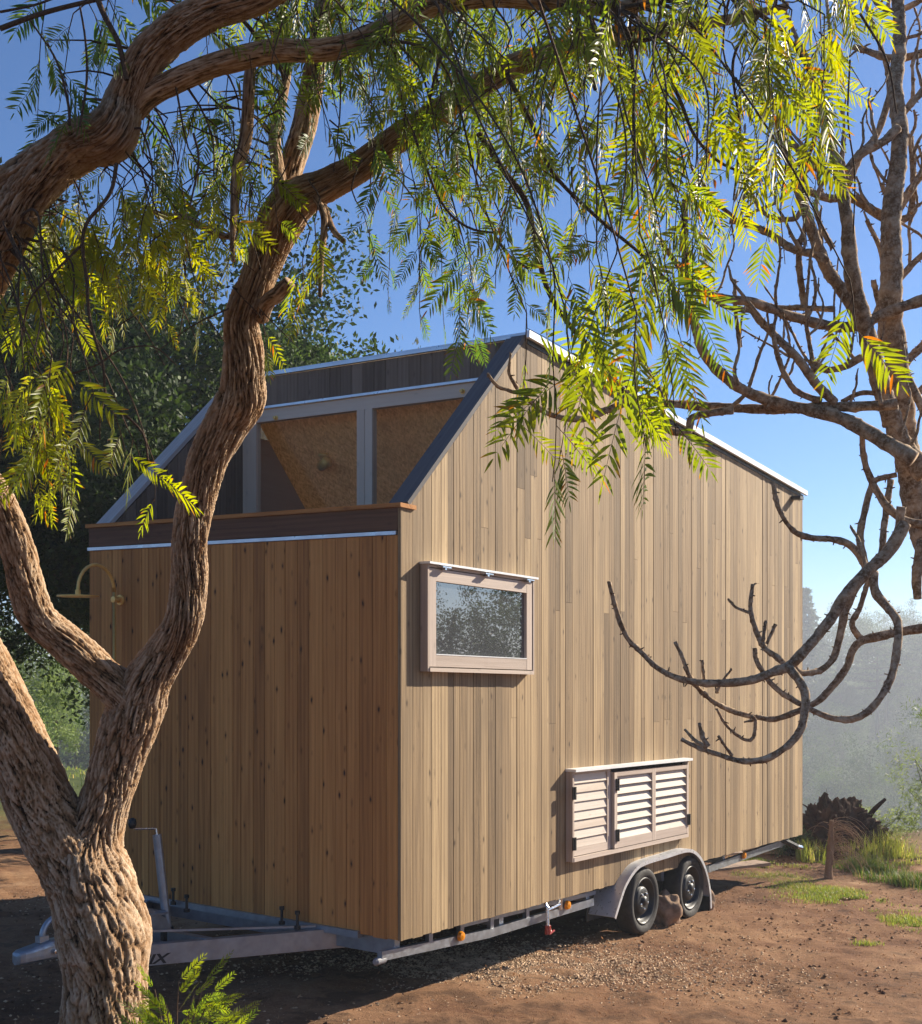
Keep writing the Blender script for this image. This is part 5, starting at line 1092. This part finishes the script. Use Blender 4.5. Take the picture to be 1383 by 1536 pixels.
# ---------------- stones, boards, gravel
def rock(name, label, px, py, rx, rz, seed, d=None, group=None, cat='rock'):
    c = G(px, py); o = MB(); nu, nv = 40, 24; u = np.linspace(0, 2*np.pi, nu, endpoint=False); w = np.linspace(-1.3, np.pi/2-.02, nv); UU, WW = np.meshgrid(u, w)
    dr = np.stack([np.cos(WW)*np.cos(UU), np.cos(WW)*np.sin(UU), np.sin(WW)], -1).reshape(-1, 3); f1, f2 = worley(dr*1.6+seed*3.3)
    rad = 1+.28*fbm(dr*1.3+seed, 3)-.25*f1+.05*fbm(dr*7, 3); sc3 = np.array([rx, rx*.8, rz]); v = c+np.array([0, 0, rz*.55])+dr*rad[:, None]*sc3
    o.add(v, gridfaces(nv, nu).tolist()+[list(range(nu))[::-1], [(nv-1)*nu+i for i in range(nu)]]); r = o.build(name, M['stone'], smooth=True)
    me = r.data; cc = np.array(c); 
    for vt in me.vertices: vt.co = vt.co-Vector(cc)
    r.location = cc.tolist(); return tag(r, label, cat, group)
rock('chock_stone', 'rough brown rock wedged between the two trailer wheels', 997, 1384, .155, .19, 1, cat='rock')
rock('chock_stone', 'small brown rock wedged behind the rear trailer wheel', 1056, 1366, .10, .12, 2, cat='rock')
def board(label, px, py, ln, wd, th, ang, z=0., pitch=0.):
    c = G(px, py); o = MB(); ca, sa = math.cos(ang), math.sin(ang); v = []
    for zz_ in (0, th):
        for a, b_ in ((-1, -1), (1, -1), (1, 1), (-1, 1)): v.append(c+np.array([a*ln/2*ca-b_*wd/2*sa, a*ln/2*sa+b_*wd/2*ca, z+zz_+a*ln/2*pitch]))
    r = g.random()*30; o.add(v, BF, wc=[(b_*wd, a*ln, r) for _ in (0, 1) for a, b_ in ((0, 0), (1, 0), (1, 1), (0, 1))])
    r = o.build('plank', M['board']); 
    for vt in r.data.vertices: vt.co = vt.co-Vector(c)
    r.location = c.tolist(); return tag(r, label, 'plank', 'old boards lying by the trailer')
board('flat board on the dirt under the trailer rail behind the wheels', 1100, 1305, .85, .24, .035, .5, .01, .02)
board('paler board half under the trailer behind the mudguard', 1078, 1290, .55, .2, .03, .2, .05, .0)
board('thick brown plank lying beyond the boards under the rear corner', 1130, 1281, .9, .18, .09, .05, .0, .0)
def gravel(name, label, n, seed, cx, cy, sx, sy, s0, s1, mat, box=None):
    g = np.random.default_rng(seed)
    x = g.normal(size=n)*sx+cx; y = g.normal(size=n)*sy+cy
    if box is not None: x = g.uniform(box[0], box[1], n); y = g.uniform(box[2], box[3], n)
    k = (y > 2.2); x = x[k]; y = y[k]; n = len(x); z = ground_h(x, y)+.004; s_ = g.uniform(0, 1, n)**3*(s1-s0)+s0
    base = np.array([[1, 0, 0], [0, 1, 0], [-1, 0, 0], [0, -1, 0], [0, 0, .8], [0, 0, -.6]], float); v = base[None]*g.uniform(.55, 1.25, (n, 6, 1))
    a = g.uniform(0, 6.28, n); ca, sa = np.cos(a)[:, None], np.sin(a)[:, None]; v = np.stack([v[..., 0]*ca-v[..., 1]*sa, v[..., 0]*sa+v[..., 1]*ca, v[..., 2]*.7], -1)*s_[:, None, None]; v = v+np.stack([x, y, z], 1)[:, None]
    f = np.array([[0, 1, 4], [1, 2, 4], [2, 3, 4], [3, 0, 4], [1, 0, 5], [2, 1, 5], [3, 2, 5], [0, 3, 5]]); F = (f[None]+np.arange(n)[:, None, None]*6).reshape(-1, 3)
    mb = MB(); mb.add(v.reshape(-1, 3), F); return tag(mb.build(name, mat), label, 'gravel', kind='stuff')
M['gravel'] = plain('tan_gravel', (.52, .36, .22, 1), .9, 0, .5, 9, 0, .2); M['clod'] = plain('dark_soil_clods', (.13, .07, .04, 1), .95, 0, .5, 7, 0, .1)
gp = G(760, 1470); gravel('gravel', 'tan gravel scattered along the front of the trailer shadow', 15000, 1, gp[0]+.15, gp[1]+.35, .75, .42, .003, .017, M['gravel'])
gravel('pebbles', 'loose pebbles and dirt crumbs over the yard', 16000, 2, 0, 0, 0, 0, .002, .016, M['gravel'], (-4, 6, 4.5, 15))
gravel('soil_clods', 'dark soil clods and debris on the dirt yard', 9000, 3, 0, 0, 0, 0, .003, .024, M['clod'], (-4, 6, 4.5, 15))
# dry leaves on the ground
g2 = np.random.default_rng(12); n = 5000; x = g2.uniform(-4, 5, n); y = g2.uniform(4.5, 14.5, n); z = ground_h(x, y)+.012+g2.uniform(0, .01, n)
cen = np.stack([x, y, z], 1); mb = MB(); leaf_cloud(mb, cen, 1, .026, .001, 5, .5, .8, hv=.5, asp=.35)
ll = mb.at['lc'][0]; ll[:, 1] = .55
M['dry_leaf'] = leafmat('dry_leaflet', (.30, .19, .10, 1), (.42, .29, .17, 1), (.30, .16, .08, 1), .15, .8, .1)
tag(mb.build('leaf_litter', M['dry_leaf']), 'fallen dry leaflets strewn over the dirt', 'leaves', kind='stuff')
# ---------------- pepper seedling at the foot of the trunk
lvb = MB(); tw = MB(); c = PX(262, 1600, 5.25); c[2] = gz(c[0], c[1])
sd = thing('pepper_seedling', c, 'bright green fern-like pepper sapling at the foot of the gnarled trunk', 'plant')
rs = random.Random(21); T2 = []
for k in range(8):
    V, F, C, ra = frond(np.zeros(3), np.array([0, 0, -1.]), np.array([0, 1., 0]), rs.uniform(.16, .24), rs.uniform(.030, .038), rs.randint(11, 15), 0., -.15, rs, wid=.24, redp=.02)
    T2.append((np.array(V), np.array(F, dtype=object), np.array(C), np.array(ra)))
tips = [(232, 1470), (250, 1495), (268, 1458), (290, 1480), (305, 1465), (322, 1500), (340, 1520), (280, 1510), (245, 1520), (300, 1530), (225, 1510), (318, 1475), (262, 1540), (350, 1535), (210, 1535), (286, 1550), (330, 1560), (240, 1560)]
for i, (px, py) in enumerate(tips):
    e = PX(px, py+14, rs.uniform(5.0, 5.35)); m_ = (c+e)/2+np.array([0, 0, .1]); P_ = [c+np.array([rs.uniform(-.05, .05), 0, 0]), m_, e]
    tube(tw, P_, [.006, .004, .002], 5, step=.04, bk=(.7, .5, .5)); 
    dd = e-c; az = math.atan2(dd[1], dd[0])
    for q in (.45, .6, .75, .88, 1.0):
        pnt = np.array(P_[0])*(1-q)**2+2*np.array(m_)*q*(1-q)+np.array(e)*q*q
        for sgn in ((-1, 1) if q < 1 else (0,)): put_frond(pnt, (0 if dd[0] > 0 else math.pi)+rs.uniform(-.9, .9)+sgn*.5, rs.uniform(1.4, 2.5), rs.uniform(.5, .72), .22+rs.uniform(-.1, .15), .2, .95, T2[rs.randrange(8)])
tw.at.pop('wc', None); tw.build('stems', M['twig'], sd, smooth=True); lvb.build('leaves', M['pepper_leaf'], sd, smooth=True)
# dry stalk beside it
# ---------------- haze
HD = .0014
mb = MB(); X = 2300.; z0, z1 = -38., 16.
mb.add([(x, y, z) for z in (z0, z1) for x, y in ((-X, -X), (X, -X), (X, X), (-X, X))], BF); hz = mb.build('haze', bpy.data.materials.new('haze')); hz['kind'] = 'stuff'; hz['label'] = 'pale morning haze over the valley'
hm = hz.data.materials[0]; hm.use_nodes = True; nt = hm.node_tree; nt.nodes.remove(nt.nodes['Principled BSDF']); pv = nt.nodes.new('ShaderNodeVolumePrincipled')
pv.inputs['Density'].default_value = HD; pv.inputs['Color'].default_value = (.84, .91, 1, 1); pv.inputs['Anisotropy'].default_value = .3; nt.links.new(pv.outputs[0], nt.nodes['Material Output'].inputs['Volume'])
